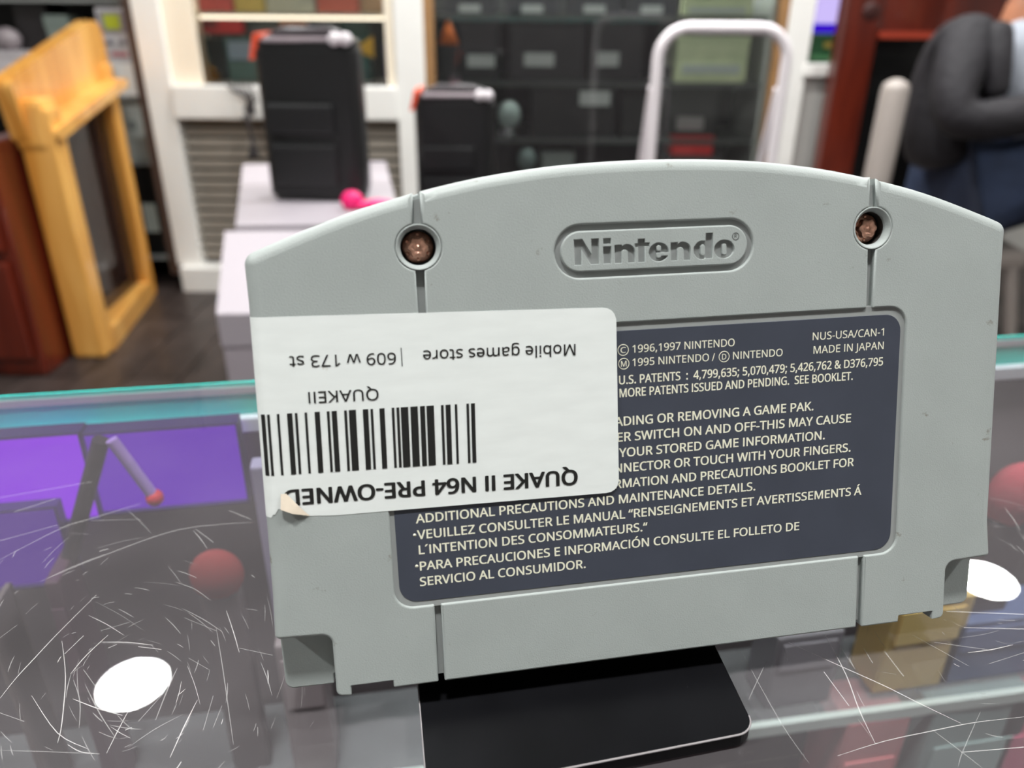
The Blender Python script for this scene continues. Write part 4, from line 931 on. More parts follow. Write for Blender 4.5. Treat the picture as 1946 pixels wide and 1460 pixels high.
bpart(cab, 'bay_shelf', MB().box(pR + .1, mL - .03, CW + .05, CW + .40, .050, .060), mat('cream_shelf', srgb(238, 226, 200), .5))
bpart(cab, 'pane', MB().box(pR + .1, mL - .03, CW + .03, CW + .034, LZ1, CEIL - .1), glass_mat('bay_glass', (.95, .97, .97), 0.0))
# left bay beyond the first post and right bay shelves
for zz in (-.83, -.46, -.22, .10):
    bpart(cab, 'bay_shelf', MB().box(pL - 1.15, pL - .04, CW + .05, CW + .40, zz - .012, zz), mat('grey_shelf', srgb(140, 142, 140), .5))
for zz in (-.58, -.36, -.16, .06):
    bpart(cab, 'bay_shelf', MB().box(mR + .03, rL - .04, CW + .06, CW + .40, zz - .018, zz), mat('dim_glass_shelf', srgb(88, 90, 88), .3))
bpart(cab, 'pane', MB().box(mR + .035, rL - .036, CW + .03, CW + .034, FLOOR + .1, CEIL - .1), glass_mat('dusty_bay_glass', (.95, .97, .96), 0.012))
bpart(cab, 'light_strip', MB().box(mR + .06, rL - .08, CW + .045, CW + .06, .42, .435), emis('cool_fill_strip', (.92, 1, .97), 60))  # unseen strip added to brighten the boxes in this dark bay
bpart(cab, 'end_panel', MB().box(rR + .03, rR + .40, CW + .03, CW + .06, FLOOR, pu(1545, 145, CW)[1]), mat('pale_grey_panel', srgb(196, 194, 190), .6))
bpart(cab, 'end_ledge', MB().box(rR + .02, rR + .42, CW - .01, CW + .30, pu(1545, 145, CW)[1], pu(1545, 122, CW)[1], None, .003), M_WHITE)
bpart(cab, 'bay_side', MB().box(rL - .052, rL - .038, CW + .04, CW + .41, FLOOR + .1, CEIL - .1), mat('grey_bay_side', srgb(206, 206, 202), .5))
# goods in the lit bay (left of the middle post)
BW = CW + .12
G1 = 'boxed goods in the lit bay'
goods('product_box', 'long bright red box hanging high in the lit bay', 'box', 366, 28, 460, 64, BW, .05, srgb(196, 30, 38), G1, [(.08, .5, .3, .7, srgb(120, 14, 22))])
goods('product_box', 'small turquoise box on the lit bay floor beside the cream jamb', 'box', 358, 66, 384, 96, BW + .02, .05, srgb(0, 132, 112), G1, base=LZ1)
goods('product_box', 'grey green blister pack behind the left edge of the tall speaker', 'box', 430, 70, 486, 140, BW + .03, .04, srgb(84, 118, 112), G1, [(.1, .9, .5, .9, srgb(150, 170, 190))], base=LZ1)
goods('product_box', 'black box between the turquoise and grey green packs', 'box', 388, 74, 428, 140, BW + .06, .05, srgb(22, 24, 24), G1, [(.2, .7, .1, .4, srgb(44, 46, 46))], base=LZ1)
goods('product_box', 'tan orange pack above the tall speaker', 'box', 532, 30, 580, 58, BW + .03, .05, srgb(206, 138, 92), G1, [(.2, .8, .3, .7, srgb(226, 168, 124))], base=LZ1)
goods('product_box', 'dark teal box right behind the tall speaker top', 'box', 645, 26, 700, 70, BW + .06, .05, srgb(10, 74, 68), G1, [(.1, .9, .2, .5, srgb(14, 96, 88))], base=LZ1)
goods('product_box', 'bluish grey card pack behind the speaker handle', 'box', 455, 28, 640, 70, BW + .08, .03, srgb(110, 126, 128), G1, [(.1, .4, .3, .8, srgb(150, 160, 170))], base=LZ1)
u0, u1, z0, z1 = rect(668, 68, 710, 110, BW)
t = bthing('pennant', 'yellow triangular pennant right of the tall speaker', 'pennant', (u0 + u1) / 2, BW, z0)
mbp = MB().prism([(u0, (z0 + z1) / 2 - .01), (u1, z0), (u1, z1)], -BW - .006, -BW); mbp.v = [(x, -z, y) for x, y, z in mbp.v]
bpart(t, 'flag', mbp, mat('pennant_yellow', srgb(228, 176, 22), .6))
bpart(t, 'stick', MB().tube([(u1 + .003, BW + .003, LZ1), (u1 + .003, BW + .003, z1 + .02)], .004, 8), M_DARK)
goods('product_box', 'small purple box beside the middle post', 'box', 730, 84, 744, 112, BW, .04, srgb(74, 34, 110), G1, base=LZ1)
for i, (a, b, c, l) in enumerate(((366, 440, srgb(214, 96, 92), 'coral'), (442, 500, srgb(240, 214, 120), 'yellow'), (502, 596, srgb(226, 226, 206), 'pale green white'), (600, 680, srgb(222, 118, 100), 'salmon'), (682, 735, srgb(190, 160, 128), 'tan'))):
    goods('product_box', '%s box standing on the upper shelf of the lit bay' % l, 'box', a, -40, b, 12, BW - .03, .1, c, G1, [(.1, .9, .5, .8, tuple(min(1, q * 1.2) for q in c))], base=.060)
# goods in the dark glazed bay
G2 = 'black device boxes in the dark bay'
LBL = srgb(220, 222, 220); BK = srgb(44, 41, 44); BK2 = srgb(30, 30, 31)
RW = CW + .075
for a, b, y0, w_, zb, fx, l in ((872, 948, 34, RW, -.16, (.2, .9), 'leftmost black box on the upper dark shelf'), (968, 1112, 26, RW + .02, -.16, (.2, .6), 'wide black box on the upper dark shelf'), (1122, 1226, 20, RW + .01, -.16, (.15, .55), 'black box at the right of the upper dark shelf')):
    goods('device_box', l + ' with white tag', 'box', a, y0, b, 96, w_, .2, BK, G2, [(fx[0], fx[1], .22, .42, LBL)], base=zb)
goods('device_box', 'black box with white tag behind the arch top of the cartridge', 'box', 1010, 150, 1172, 245, RW, .2, BK2, G2, [(.56, .92, .56, .8, LBL)], base=-.36)
goods('device_box', 'black box framed by the white ladder hoop', 'box', 1270, 130, 1370, 240, RW + .05, .2, BK2, G2, [(.2, .72, .1, .3, srgb(170, 166, 166))], base=-.36)
goods('device_box', 'black box beside the small speaker on the middle dark shelf', 'box', 1182, 160, 1240, 245, RW + .05, .2, srgb(36, 38, 37), G2, base=-.36)
for i, a in enumerate((840, 960, 1080, 1190)):
    goods('device_box', '%s charcoal tagged box from the middle post on the top dark shelf' % ('first', 'second', 'third', 'fourth')[i], 'box', a, -60, a + 104, -2, RW, .2, srgb(52, 50, 60), G2, [(.3, .7, .05, .22, LBL)], base=.06)
u0, u1, z0, z1 = rect(838, 36, 868, 84, RW)
t = bthing('paper_cone', 'orange paper cone beside the brown post trim', 'cone', (u0 + u1) / 2, RW, -.16)
cu_ = (u0 + u1) / 2
bpart(t, 'cone', MB().lathe([(.0, 0), ((u1 - u0) * .66, 0), (.006, z1 - z0), (0, z1 - z0)], 20, Matrix.Translation((cu_, RW - .002, z0))), mat('orange_paper', srgb(226, 112, 34), .6))
bpart(t, 'riser', MB().box(u0 - .004, u1 + .004, RW - .034, RW + .03, -.16, z0, None, .003), M_DARK)
def lump(name, label, cat, px0, py0, px1, py1, w, colr, base, fin):
    u0, u1, z0, z1 = rect(px0, py0, px1, py1, w); t = bthing(name, label, cat, (u0 + u1) / 2, w, base)
    r = (u1 - u0) / 2; c = ((u0 + u1) / 2, w, (z0 + z1) / 2)
    bpart(t, 'body', MB().sphere(c, 1, 18, 12, (r, r * .8, (z1 - z0) / 2)), mat(name + cat + label[:5], colr, .4))
    bpart(t, 'foot', MB().lathe([(0, base), (r * .7, base), (r * .5, base + .012), (r * .3, max(base + .013, z0 + .01)), (0, max(base + .013, z0 + .01))], 18, Matrix.Translation((c[0], c[1], 0))), mat(name + 'foot' + label[:5], fin, .5))
lump('camera_globe', 'pale round gadget right of the smaller speaker', 'gadget', 946, 190, 990, 246, RW, srgb(168, 180, 176), -.36, srgb(90, 96, 94))
lump('camera_globe', 'grey green round gadget peeking over the cartridge', 'gadget', 984, 280, 1020, 324, RW, srgb(124, 138, 136), -.58, srgb(70, 76, 74))
goods('device_box', 'pale grey box peeking over the cartridge arch', 'box', 1030, 292, 1090, 330, RW, .12, srgb(150, 156, 152), G2, base=-.58)
goods('device_box', 'bright red box low inside the white ladder hoop', 'box', 1276, 262, 1356, 294, CW + .07, .14, srgb(255, 40, 46), None, [(.1, .5, .3, .7, srgb(255, 70, 70))], base=-.475)
goods('device_box', 'dark box supporting the bright red box', 'box', 1270, 296, 1372, 330, CW + .06, .18, srgb(70, 64, 66), None, base=-.58)
goods('console_box', 'pale mint box on the upper shelf above the ladder hoop', 'box', 1296, -20, 1432, 40, CW + .062, .18, srgb(236, 248, 198), 'pale mint boxes', [(.1, .9, .1, .35, srgb(214, 222, 214))], base=.06)
goods('console_box', 'pale mint box inside the top of the ladder hoop', 'box', 1286, 70, 1424, 116, CW + .062, .18, srgb(236, 248, 198), 'pale mint boxes', [(.1, .9, .2, .4, srgb(216, 224, 218))], base=-.16)
# goods left of the first post
LW = CW + .06
t = bthing('handheld_console', 'grey handheld game console with yellow green screen beside the white post', 'handheld console', pu(222, 70, LW)[0], LW, -.22)
u0, u1, z0, z1 = rect(188, 14, 250, 122, LW); W_, H_ = u1 - u0, z1 - z0
bpart(t, 'body', MB().box(u0, u1, LW, LW + .03, z0, z1, None, .008), mat('handheld_grey', srgb(190, 188, 190), .5))
bpart(t, 'screen_bezel', MB().box(u0 + W_ * .12, u1 - W_ * .12, LW - .004, LW, z0 + H_ * .56, z1 - H_ * .06, None, .0015), mat('bezel_grey', srgb(140, 134, 142), .4))
bpart(t, 'screen', MB().box(u0 + W_ * .26, u1 - W_ * .26, LW - .006, LW - .004, z0 + H_ * .62, z1 - H_ * .12), mat('screen_green', srgb(176, 186, 44), .3))
for fx in (.30, .70):
    bpart(t, 'button', MB().lathe([(0, 0), (.011, 0), (.010, .005), (0, .006)], 16, Matrix.Translation((u0 + W_ * fx, LW - .0, z0 + H_ * .40)) @ Matrix.Rotation(math.pi / 2, 4, 'X')), mat('button_grey', srgb(130, 126, 138), .4))
bpart(t, 'name_strip', MB().box(u0 + W_ * .28, u0 + W_ * .78, LW - .003, LW, z0 + H_ * .14, z0 + H_ * .22), mat('rose_strip', srgb(188, 120, 126), .5))
bpart(t, 'stand', MB().box(u0 - .01, u1 + .01, LW - .01, LW + .06, -.22, z0 + .004), M_WHITE)
G3 = 'pale boxes left of the white post'
goods('device_box', 'dark grey box under the handheld console', 'box', 196, 124, 252, 160, LW + .02, .15, srgb(96, 100, 102), G3, [(.3, .7, .3, .6, srgb(150, 156, 160))], base=-.285)
goods('device_box', 'pale grey green box with round button left of the white post', 'box', 214, 166, 286, 300, LW + .01, .18, srgb(176, 182, 178), G3, [(.42, .6, .44, .56, srgb(120, 126, 124))], base=-.46)
goods('device_box', 'black box with white plug left of the white post foot', 'box', 236, 304, 306, 480, LW + .02, .18, srgb(14, 14, 14), G3, [(.5, .85, .25, .55, srgb(200, 208, 200))], base=-.83)
goods('device_box', 'white box behind the honey coloured frame', 'box', 130, 190, 178, 250, LW + .02, .15, srgb(186, 188, 188), G3, base=-.46)
goods('device_box', 'grey green box above the honey coloured frame', 'box', 86, 30, 130, 70, LW + .02, .12, srgb(128, 140, 134), G3, [(.2, .8, .2, .6, srgb(150, 170, 120))], base=-.22)
goods('device_box', 'dark box at the top left corner', 'box', 20, -30, 82, 40, LW + .04, .15, srgb(36, 32, 34), G3, base=-.22)
goods('device_box', 'white tray at the left edge below the silver gadget', 'box', -60, 98, 46, 122, LW - .02, .2, srgb(206, 200, 204), G3, base=-.22)
lump('game_controller', 'silver rose rounded gadget on the white tray at the left edge', 'gadget', -10, 52, 40, 98, LW + .02, srgb(150, 140, 144), -.22, srgb(80, 60, 66))

# ---- television and green box right of the last post
TW = CW + .22
u0, u1, z0, z1 = rect(1534, -140, 1640, 56, TW)
t = bthing('television', 'television showing a pale lavender picture with blue band', 'television', (u0 + u1) / 2, TW, pu(1545, 122, CW)[1])
bpart(t, 'frame', MB().box(u0 - .03, u1 + .3, TW, TW + .04, z0 - .03, z1 + .03, None, .004), M_DARK)
bpart(t, 'screen', MB().box(u0, u1 + .28, TW - .003, TW, z0 + .02, z1), emis('lavender_screen', srgb(206, 190, 250), .58))
bpart(t, 'screen_band', MB().box(u0, u1 + .28, TW - .004, TW - .0005, z0 - .012, z0 + .02), emis('blue_band', srgb(60, 20, 214), .5))
bpart(t, 'foot', MB().box((u0 + u1) / 2, (u0 + u1) / 2 + .2, TW - .06, TW + .1, pu(1545, 122, CW)[1], z0 - .02), M_DARK)
goods('toy_box', 'dark green box on the white ledge below the television', 'box', 1522, 66, 1592, 122, CW + .06, .12, srgb(38, 84, 52), None, [(.1, .9, .1, .3, srgb(60, 110, 70)), (.6, .8, .55, .75, srgb(150, 130, 60))], base=pu(1545, 122, CW)[1])

# ---- honey coloured wooden frame at the left
M_HONEY = wood('honey_wood', srgb(208, 138, 54), srgb(248, 190, 104), 5, .3, .5)
M_MAHOG = wood('mahogany_wood', srgb(58, 14, 8), srgb(106, 36, 20), 5, .3, .4)
hf = bthing('wooden_frame', 'honey coloured wooden frame with sloping top board and glass pane', 'wooden frame', -1.37, 2.6, FLOOR)
bpart(hf, 'stile', MB().box(-1.420, -1.318, 2.335, 2.41, FLOOR, -.18, None, .012), M_HONEY)
bpart(hf, 'stile', MB().box(-1.480, -1.405, 2.90, 2.965, FLOOR, -.10, None, .010), M_HONEY)
bpart(hf, 'bottom_rail', MB().box(-1.450, -1.335, 2.36, 2.94, FLOOR, FLOOR + .075, None, .012, ) if False else MB().prism([(-1.405, 2.40), (-1.318, 2.40), (-1.400, 2.91), (-1.475, 2.91)], FLOOR, FLOOR + .07), M_HONEY)
def wz_prism(poly, u0, u1, shear=0.0):
    m_ = MB().prism(poly, u0, u1); m_.v = [(z + shear * (x - 2.335), x, y) for x, y, z in m_.v]; return m_
tb = [(p[0], p[1]) for p in ccw(fil([(2.33, -.275, .012, 0), (2.97, -.185, .02, 0), (2.97, .05, .06, 0), (2.30, -.10, .03, 0)], 5))]
bpart(hf, 'top_board', wz_prism(tb, -1.435, -1.385, -.055), M_HONEY)
bpart(hf, 'ledge', wz_prism([(p[0], p[1]) for p in ccw(fil([(2.34, -.270, .01, 0), (2.93, -.175, .01, 0), (2.93, -.145, .012, 0), (2.34, -.235, .012, 0)], 4))], -1.40, -1.300, -.08), M_HONEY)
bpart(hf, 'corner_block', MB().box(-1.43, -1.33, 2.33, 2.42, -.30, -.155, None, .02), M_HONEY)
bpart(hf, 'pane', wz_prism([(2.40, FLOOR + .07), (2.91, FLOOR + .07), (2.91, -.19), (2.40, -.262)], -1.402, -1.397, -.075), glass_mat('frame_glass', (.75, .72, .7), .06, (.4, .2, .16)))
bpart(hf, 'backing', wz_prism([(2.40, FLOOR + .07), (2.91, FLOOR + .07), (2.91, -.19), (2.40, -.262)], -1.50, -1.49, -.075), mat('dim_red_backing', srgb(104, 58, 50), .4, var=.75, vscale=11))
mc = bthing('mahogany_cabinet', 'dark red mahogany cabinet behind the honey coloured frame', 'cabinet', -1.75, 2.3, FLOOR)
ztop = pu(20, 275, 2.2)[1]
bpart(mc, 'body', MB().box(-2.15, -1.432, 2.20, 2.392, FLOOR, ztop, None, .01), M_MAHOG)
bpart(mc, 'door', MB().box(-1.82, -1.455, 2.18, 2.20, FLOOR + .06, ztop - .33, None, .008), M_MAHOG)
bpart(mc, 'drawer', MB().box(-1.82, -1.455, 2.18, 2.20, ztop - .30, ztop - .05, None, .008), M_MAHOG)
bpart(mc, 'knob', MB().sphere((-1.60, 2.17, ztop - .17), .014, 12, 8), M_DKT)

# ---- white boxes, speakers and the pink bow
M_CARD = mat('white_card', srgb(166, 157, 164), .65, var=.03, vscale=5)
def quad_box(name, label, foot, zt):
    t = bthing(name, label, 'box', sum(p[0] for p in foot) / 4, sum(p[1] for p in foot) / 4, FLOOR, 'white boxes on the floor')
    bpart(t, 'carton', MB().prism(foot, FLOOR, zt - .004), M_CARD)
    cx_ = sum(p[0] for p in foot) / 4; cy_ = sum(p[1] for p in foot) / 4
    bpart(t, 'lid', MB().prism([(cx_ + (x - cx_) * 1.012, cy_ + (y - cy_) * 1.012) for x, y in foot], zt - .05, zt), mat('white_lid', srgb(168, 160, 167), .6))
    return t
def topuv(px, py, z):
    q = onz(px, py, z) - CAM; return (q.x * UH.x + q.y * UH.y, q.x * FH.x + q.y * FH.y)
TZ = -.30
A0, A1, A2, A3 = topuv(450, 428, TZ), topuv(463, 313, TZ), topuv(731, 307, TZ), topuv(762, 425, TZ)
quad_box('storage_box', 'white box carrying the tall black speaker', [A0, A3, A2, A1], TZ)
B0, B1, B2, B3 = topuv(414, 596, TZ), topuv(429, 440, TZ), topuv(800, 436, TZ), topuv(860, 590, TZ)
quad_box('storage_box', 'white box on the floor left of the cartridge, nearest to the counter', [B0, B3, B2, B1], TZ)
M_SPK = mat('black_speaker_shell', srgb(17, 17, 19), .45, var=.15, vscale=14, bump=.2, bscale=300)
M_ORANGE = mat('orange_guard', srgb(244, 92, 60), .5)
def speaker(label, u0, u1, w, z0, z1):
    t = bthing('party_speaker', label, 'speaker', (u0 + u1) / 2, w + .09, z0, 'black party speakers')
    W_, H_ = u1 - u0, z1 - z0
    foot = [(p[0], p[1]) for p in ccw(fil([(u0, w + .012, .03, 0), (u1, w, .03, 0), (u1 - .02, w + .18, .03, 0), (u0 + .02, w + .18, .03, 0)], 5))]
    m_ = MB().prism(foot, z0 + .012, z1 - H_ * .1); bpart(t, 'shell', m_, M_SPK)
    cx_ = (u0 + u1) / 2; cy_ = w + .09
    for za, zb, k in ((z0, z0 + .013, .93), (z1 - H_ * .1, z1 - H_ * .05, .95)):
        bpart(t, 'shell_cap', MB().prism([(cx_ + (x - cx_) * k, cy_ + (y - cy_) * k) for x, y in foot], za, zb), M_SPK)
    for a, b in ((.1, .36), (.42, .60)):
        bpart(t, 'grille_rib', MB().box(u0 + W_ * .1, u0 + W_ * .74, w - .004, w + .012, z0 + H_ * a, z0 + H_ * b, None, .006), mat('speaker_rib', srgb(22, 22, 24), .4))
    bpart(t, 'handle', MB().tube([(u0 + W_ * .14, w + .06, z1 - H_ * .06), (u0 + W_ * .16, w + .06, z1 - .012), (u0 + W_ * .3, w + .06, z1), (u0 + W_ * .7, w + .06, z1), (u0 + W_ * .86, w + .06, z1 - .012), (u0 + W_ * .88, w + .06, z1 - H_ * .06)], .011, 10), mat('handle_grey', srgb(58, 52, 56), .3))
    bpart(t, 'control_plate', MB().box(u0 + W_ * .12, u0 + W_ * .88, w + .01, w + .05, z1 - H_ * .055, z1 - H_ * .03, None, .003), mat('plate_mauve', srgb(150, 136, 142), .35))
    gd = MB().prism([(z1 - H_ * .16, 0), (z1 - H_ * .15, W_ * .05), (z1 - H_ * .01, W_ * .13), (z1 - H_ * .01, W_ * .06)], w + .03, w + .15); gd.v = [(u0 - .008 + y, z, x) for x, y, z in gd.v]
    bpart(t, 'corner_guard', gd, M_ORANGE)
    for q in (.80, .90):
        bpart(t, 'socket', MB().lathe([(0, 0), (.013, 0), (.013, .012), (.006, .016), (0, .016)], 16, Matrix.Translation((u0 + W_ * q, w + .012, z1 - H_ * .035)) @ Matrix.Rotation(math.pi / 2, 4, 'X')), mat('white_socket', srgb(230, 222, 226), .4))
S1W = topuv(600, 384, TZ)[1]
u0, u1, z0, z1 = rect(497, 62, 676, 384, S1W)
speaker('tall black party speaker with orange corner standing on a white box', u0 - .012, u1 + .012, S1W, TZ, z1)
S2W = 2.12
u0, u1, z0, z1 = rect(784, 172, 944, 352, S2W)
zb2 = z1 - .345
speaker('black party speaker with orange corner rising behind the cartridge arch', u0, u1, S2W, zb2, z1)
quad_box('storage_box', 'white box under the black speaker that rises behind the cartridge arch', [(u0 - .03, S2W - .01), (u1 + .03, S2W - .01), (u1 + .03, S2W + .22), (u0 - .03, S2W + .22)], zb2)
# tangled cables beside the tall speaker
cb_ = bthing('cable_bundle', 'thin dark cables hanging beside the tall black speaker', 'cable', pu(470, 200, CW - .05)[0], CW - .05, LZ1)
for i in range(6):
    pts = []
    for (px, py) in ((430 + i * 9, 160), (448 + i * 8, 176 + i * 3), (478 - i * 3, 180 + i * 6), (484 - i * 3, 215), (462 + i * 3, 222 + i * 6), (478, 258 + i * 4), (492 - i * 4, 300)):
        u, z = pu(px, py, CW - .03 - i * .012); pts.append((u, CW - .03 - i * .012, z))
    bpart(cb_, 'cable', MB().tube(pts, .004, 6), mat('cable_grey', srgb(56, 52, 54), .5))
bw = topuv(690, 398, TZ)
bo = bthing('pink_bow', 'hot pink ribbon bow on the white box beside the tall speaker', 'bow', bw[0], bw[1], TZ)
M_PINK = mat('hot_pink', srgb(240, 20, 112), .45)
bpart(bo, 'loop', MB().sphere((bw[0] - .022, bw[1], TZ + .018), 1, 16, 10, (.024, .018, .022)), M_PINK)
bpart(bo, 'loop', MB().sphere((bw[0] + .034, bw[1], TZ + .010), 1, 16, 10, (.036, .018, .012)), M_PINK)
bpart(bo, 'knot', MB().sphere((bw[0], bw[1] - .004, TZ + .010), 1, 12, 8, (.012, .014, .010)), M_PINK)

# ---- white step ladder
M_LAD = mat('white_tube', srgb(238, 230, 234), .35)
ld = bthing('step_ladder', 'white tubular step ladder with tall hoop handle', 'ladder', pu(1360, 200, 2.2)[0], 2.2, FLOOR)
uL = pu(1243, 200, 2.2)[0]; uR = pu(1482, 200, 2.2)[0]; zt = pu(1360, 53, 2.2)[1]; r_ = .075
hoop = [(uL, 2.2, FLOOR), (uL, 2.2, -.5), (uL, 2.2, zt - r_)] + [(uL + r_ - r_ * math.cos(a), 2.2, zt - r_ + r_ * math.sin(a)) for a in [math.pi / 2 * i / 8 for i in range(1, 9)]]
hoop += [(uR - r_ + r_ * math.sin(a), 2.2, zt - r_ + r_ * math.cos(a)) for a in [math.pi / 2 * i / 8 for i in range(0, 9)]] + [(uR, 2.2, -.5), (uR, 2.2, FLOOR)]
bpart(ld, 'hoop', MB().tube(hoop, .0145, 14), M_LAD)
for uu, d in ((uL, -.02), (uR, .0)):
    bpart(ld, 'rear_leg', MB().tube([(uu - .005, 2.22, -.10), (uu + d, 2.50, FLOOR)], .011, 10), M_LAD)
for zz in (-.50, -.73):
    bpart(ld, 'step', MB().box(uL, uR, 2.14, 2.26, zz - .02, zz + .01, None, .005), mat('step_grey', srgb(90, 88, 90), .6))

# ---- red wooden frame, chair and seated person at the right
FW = 2.92
uA = pu(1611, 0, FW)[0]; uB = uA + .125; zr = pu(1690, 72, FW)[1]; ztp = zr + .20
rf = bthing('wooden_frame', 'dark red mahogany frame with black opening behind the seated person', 'wooden frame', uA + .35, FW, FLOOR)
bpart(rf, 'stile', MB().box(uA, uB, FW, FW + .08, FLOOR, ztp, None, .012), M_MAHOG)
bpart(rf, 'stile', MB().box(uA + .62, uA + .74, FW, FW + .08, FLOOR, ztp, None, .012), M_MAHOG)
bpart(rf, 'top_rail', MB().box(uB, uA + .62, FW + .004, FW + .076, zr, ztp - .004, None, .008), M_MAHOG)
bpart(rf, 'inner_bead', MB().box(uB, uA + .62, FW - .008, FW + .01, zr - .002, zr + .02), mat('mahogany_bead', srgb(150, 56, 38), .35))
bpart(rf, 'knot', MB().sphere((uA + .085, FW - .0, ztp - .12), 1, 14, 8, (.03, .006, .028)), mat('dark_knot', srgb(52, 16, 12), .5))
bpart(rf, 'opening', MB().box(uB, uA + .62, FW + .06, FW + .074, FLOOR + .1, zr), mat('black_opening', srgb(8, 8, 9), .4))
bpart(rf, 'bottom_rail', MB().box(uB, uA + .62, FW + .004, FW + .076, FLOOR, FLOOR + .1, None, .008), M_MAHOG)
PW = 2.6
M_CHAIR = mat('grey_beige_chair', srgb(168, 158, 152), .5, var=.04, vscale=10)
ch = bthing('chair', 'grey beige chair with rounded back post under the seated person', 'chair', 1.45, PW, FLOOR)
uC0, zC = pu(1706, 150, PW - .12); uC1 = pu(1692, 352, PW - .12)[0]
bpart(ch, 'back_post', MB().tube([(uC0, PW - .12, -.62), (uC0, PW - .12, zC - .03), (uC0, PW - .12, zC - .012), (uC0, PW - .12, zC)], [.04, .04, .034, .012], 16), M_CHAIR)
bpart(ch, 'seat', MB().box(uC0 - .03, uC0 + .52, PW - .16, PW + .26, -.66, -.60, None, .02), M_CHAIR)
for du, dw, su, sw in ((.0, -.14, -.03, -.03), (.48, -.14, .06, -.03), (.0, .24, -.03, .03), (.48, .24, .06, .03)):
    bpart(ch, 'leg', MB().tube([(uC0 + du, PW + dw, -.655), (uC0 + du + su, PW + dw + sw, FLOOR)], .02, 10), M_CHAIR)
def skin(t, name, verts, edges, m, levels=2):
    """one continuous limb surface grown from a skeleton; verts are (u, w, z, radius)"""
    o_ = OFF[t.name]
    me = bpy.data.meshes.new(name); me.from_pydata([(v[0] - o_[0], v[1] - o_[1], v[2] - o_[2]) for v in verts], edges, [])
    ob = bpy.data.objects.new(name, me); COL.objects.link(ob)
    md = ob.modifiers.new('skin', 'SKIN')
    for i, v in enumerate(verts):
        r = v[3] if isinstance(v[3], tuple) else (v[3], v[3])
        me.skin_vertices[0].data[i].radius = r; me.skin_vertices[0].data[i].use_root = (i == 0)
    md.use_smooth_shade = True
    sb = ob.modifiers.new('sub', 'SUBSURF'); sb.levels = levels; sb.render_levels = levels
    ev = bpy.data.meshes.new_from_object(ob.evaluated_get(bpy.context.evaluated_depsgraph_get()))
    bpy.data.objects.remove(ob)
    ev.materials.clear(); ev.materials.append(m)
    for p in ev.polygons: p.use_smooth = True
    o = bpy.data.objects.new(name, ev); COL.objects.link(o); o.parent = t
    return o
pe = bthing('person', 'seated person in dark jacket, pale grey shirt and blue jeans at the right edge', 'person', 1.46, PW, FLOOR)
M_SKIN = mat('skin', srgb(196, 132, 100), .5)
M_JACK = mat('dark_jacket', srgb(33, 30, 35), .75, var=.18, vscale=14, bump=.5, bscale=30, bdist=.01)
M_SHIRT = mat('grey_shirt', srgb(150, 154, 164), .8, var=.05, vscale=14, bump=.4, bscale=22, bdist=.01)
M_JEAN = mat('blue_jeans', srgb(38, 50, 76), .8, var=.15, vscale=20, bump=.3, bscale=60, bdist=.004)
M_HAIR = mat('dark_hair', srgb(36, 28, 26), .6)
skin(pe, 'body', [(1.50, 2.60, -.05, .09), (1.51, 2.60, .05, .055), (1.525, 2.59, .105, .058), (1.545, 2.58, .16, .078), (1.54, 2.585, .23, .088), (1.535, 2.585, .28, .06), (1.61, 2.56, .10, .030), (1.645, 2.555, .19, .016)],
     [(0, 1), (1, 2), (2, 3), (3, 4), (4, 5), (2, 6), (3, 7)], M_SKIN)
skin(pe, 'hair', [(1.525, 2.595, .245, .094), (1.52, 2.59, .29, .07), (1.475, 2.60, .22, .06), (1.48, 2.60, .15, .035)], [(0, 1), (0, 2), (2, 3)], M_HAIR)
for ew in (2.53, 2.585):
    bpart(pe, 'eye', MB().sphere((1.615 - (ew - 2.53) * .3 + .012, ew, .205), .011, 10, 6), M_DARK)
bpart(pe, 'mouth', MB().box(1.628, 1.634, 2.535, 2.585, .128, .133), mat('lip', srgb(150, 80, 72), .5))
skin(pe, 'shirt', [(1.48, 2.60, -.40, .10), (1.50, 2.55, -.25, .13), (1.50, 2.52, -.10, .15), (1.50, 2.54, .0, .13), (1.505, 2.575, .05, .08)], [(0, 1), (1, 2), (2, 3), (3, 4)], M_SHIRT)
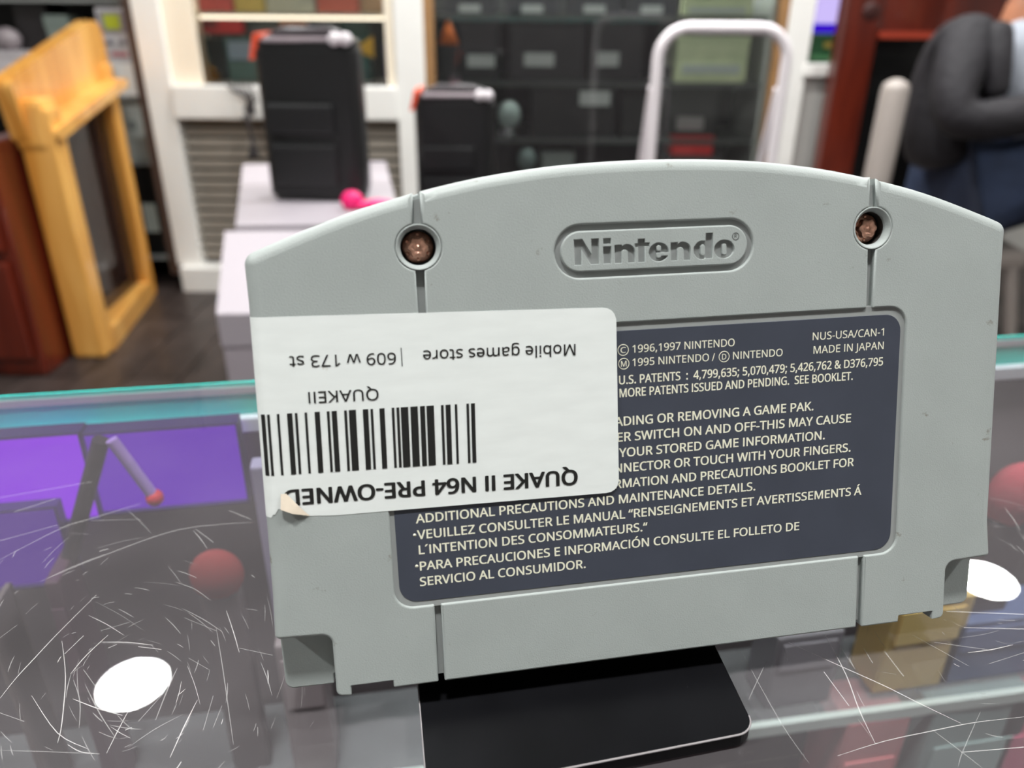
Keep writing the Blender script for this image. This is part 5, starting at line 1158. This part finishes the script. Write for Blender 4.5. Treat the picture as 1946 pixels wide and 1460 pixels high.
skin(pe, 'jacket', [(1.40, 2.56, -.36, .15), (1.345, 2.58, -.24, .14), (1.325, 2.60, -.10, .125), (1.34, 2.60, .02, .115), (1.305, 2.48, .02, .08), (1.265, 2.42, -.09, .078), (1.255, 2.38, -.205, .074), (1.38, 2.35, -.19, .070), (1.50, 2.35, -.165, .056), (1.57, 2.36, -.155, .046), (1.42, 2.76, -.005, .085), (1.44, 2.80, -.2, .07), (1.62, 2.70, -.18, .05)],
     [(0, 1), (1, 2), (2, 3), (3, 4), (4, 5), (5, 6), (6, 7), (7, 8), (8, 9), (3, 10), (10, 11), (11, 12)], M_JACK)
skin(pe, 'jacket_lapel', [(1.36, 2.46, .06, .05), (1.36, 2.40, -.04, .04), (1.375, 2.385, -.14, .035)], [(0, 1), (1, 2)], M_JACK)
skin(pe, 'jeans', [(1.41, 2.56, -.44, .15), (1.47, 2.48, -.40, .15), (1.66, 2.43, -.34, .135), (1.93, 2.40, -.33, .11), (1.96, 2.42, -.66, .062), (1.95, 2.44, -.88, .055), (1.48, 2.68, -.48, .11), (1.70, 2.72, -.47, .09), (1.93, 2.74, -.46, .078), (1.95, 2.75, -.68, .06), (1.94, 2.76, -.88, .055)],
     [(0, 1), (1, 2), (2, 3), (3, 4), (4, 5), (0, 6), (6, 7), (7, 8), (8, 9), (9, 10)], M_JEAN)
for sw_ in (2.44, 2.76):
    skin(pe, 'shoe', [(1.95, sw_, -.905, .042), (2.05, sw_ - .01, -.915, .034), (2.12, sw_ - .015, -.918, .028)], [(0, 1), (1, 2)], M_DARK)
def hand(w0, u0, z0):
    vs = [(u0 - .07, w0, z0 - .002, .026), (u0 - .0, w0, z0, .028), (u0 + .05, w0, z0 - .006, .031)]; es = [(0, 1), (1, 2)]
    for i, (dz, L) in enumerate(((.024, .07), (.008, .078), (-.009, .073), (-.024, .058))):
        b = len(vs); vs += [(u0 + .075, w0 - .004, z0 - .01 + dz, .0095), (u0 + .075 + L * .5, w0 - .012, z0 - .014 + dz, .009), (u0 + .075 + L * .85, w0 + .012, z0 - .02 + dz, .008)]
        es += [(2, b), (b, b + 1), (b + 1, b + 2)]
    b = len(vs); vs += [(u0 + .03, w0 - .02, z0 + .035, .011), (u0 + .06, w0 - .03, z0 + .05, .0095)]; es += [(1, b), (b, b + 1)]
    skin(pe, 'hand', vs, es, M_SKIN)
hand(2.36, 1.60, -.155); hand(2.69, 1.635, -.18)
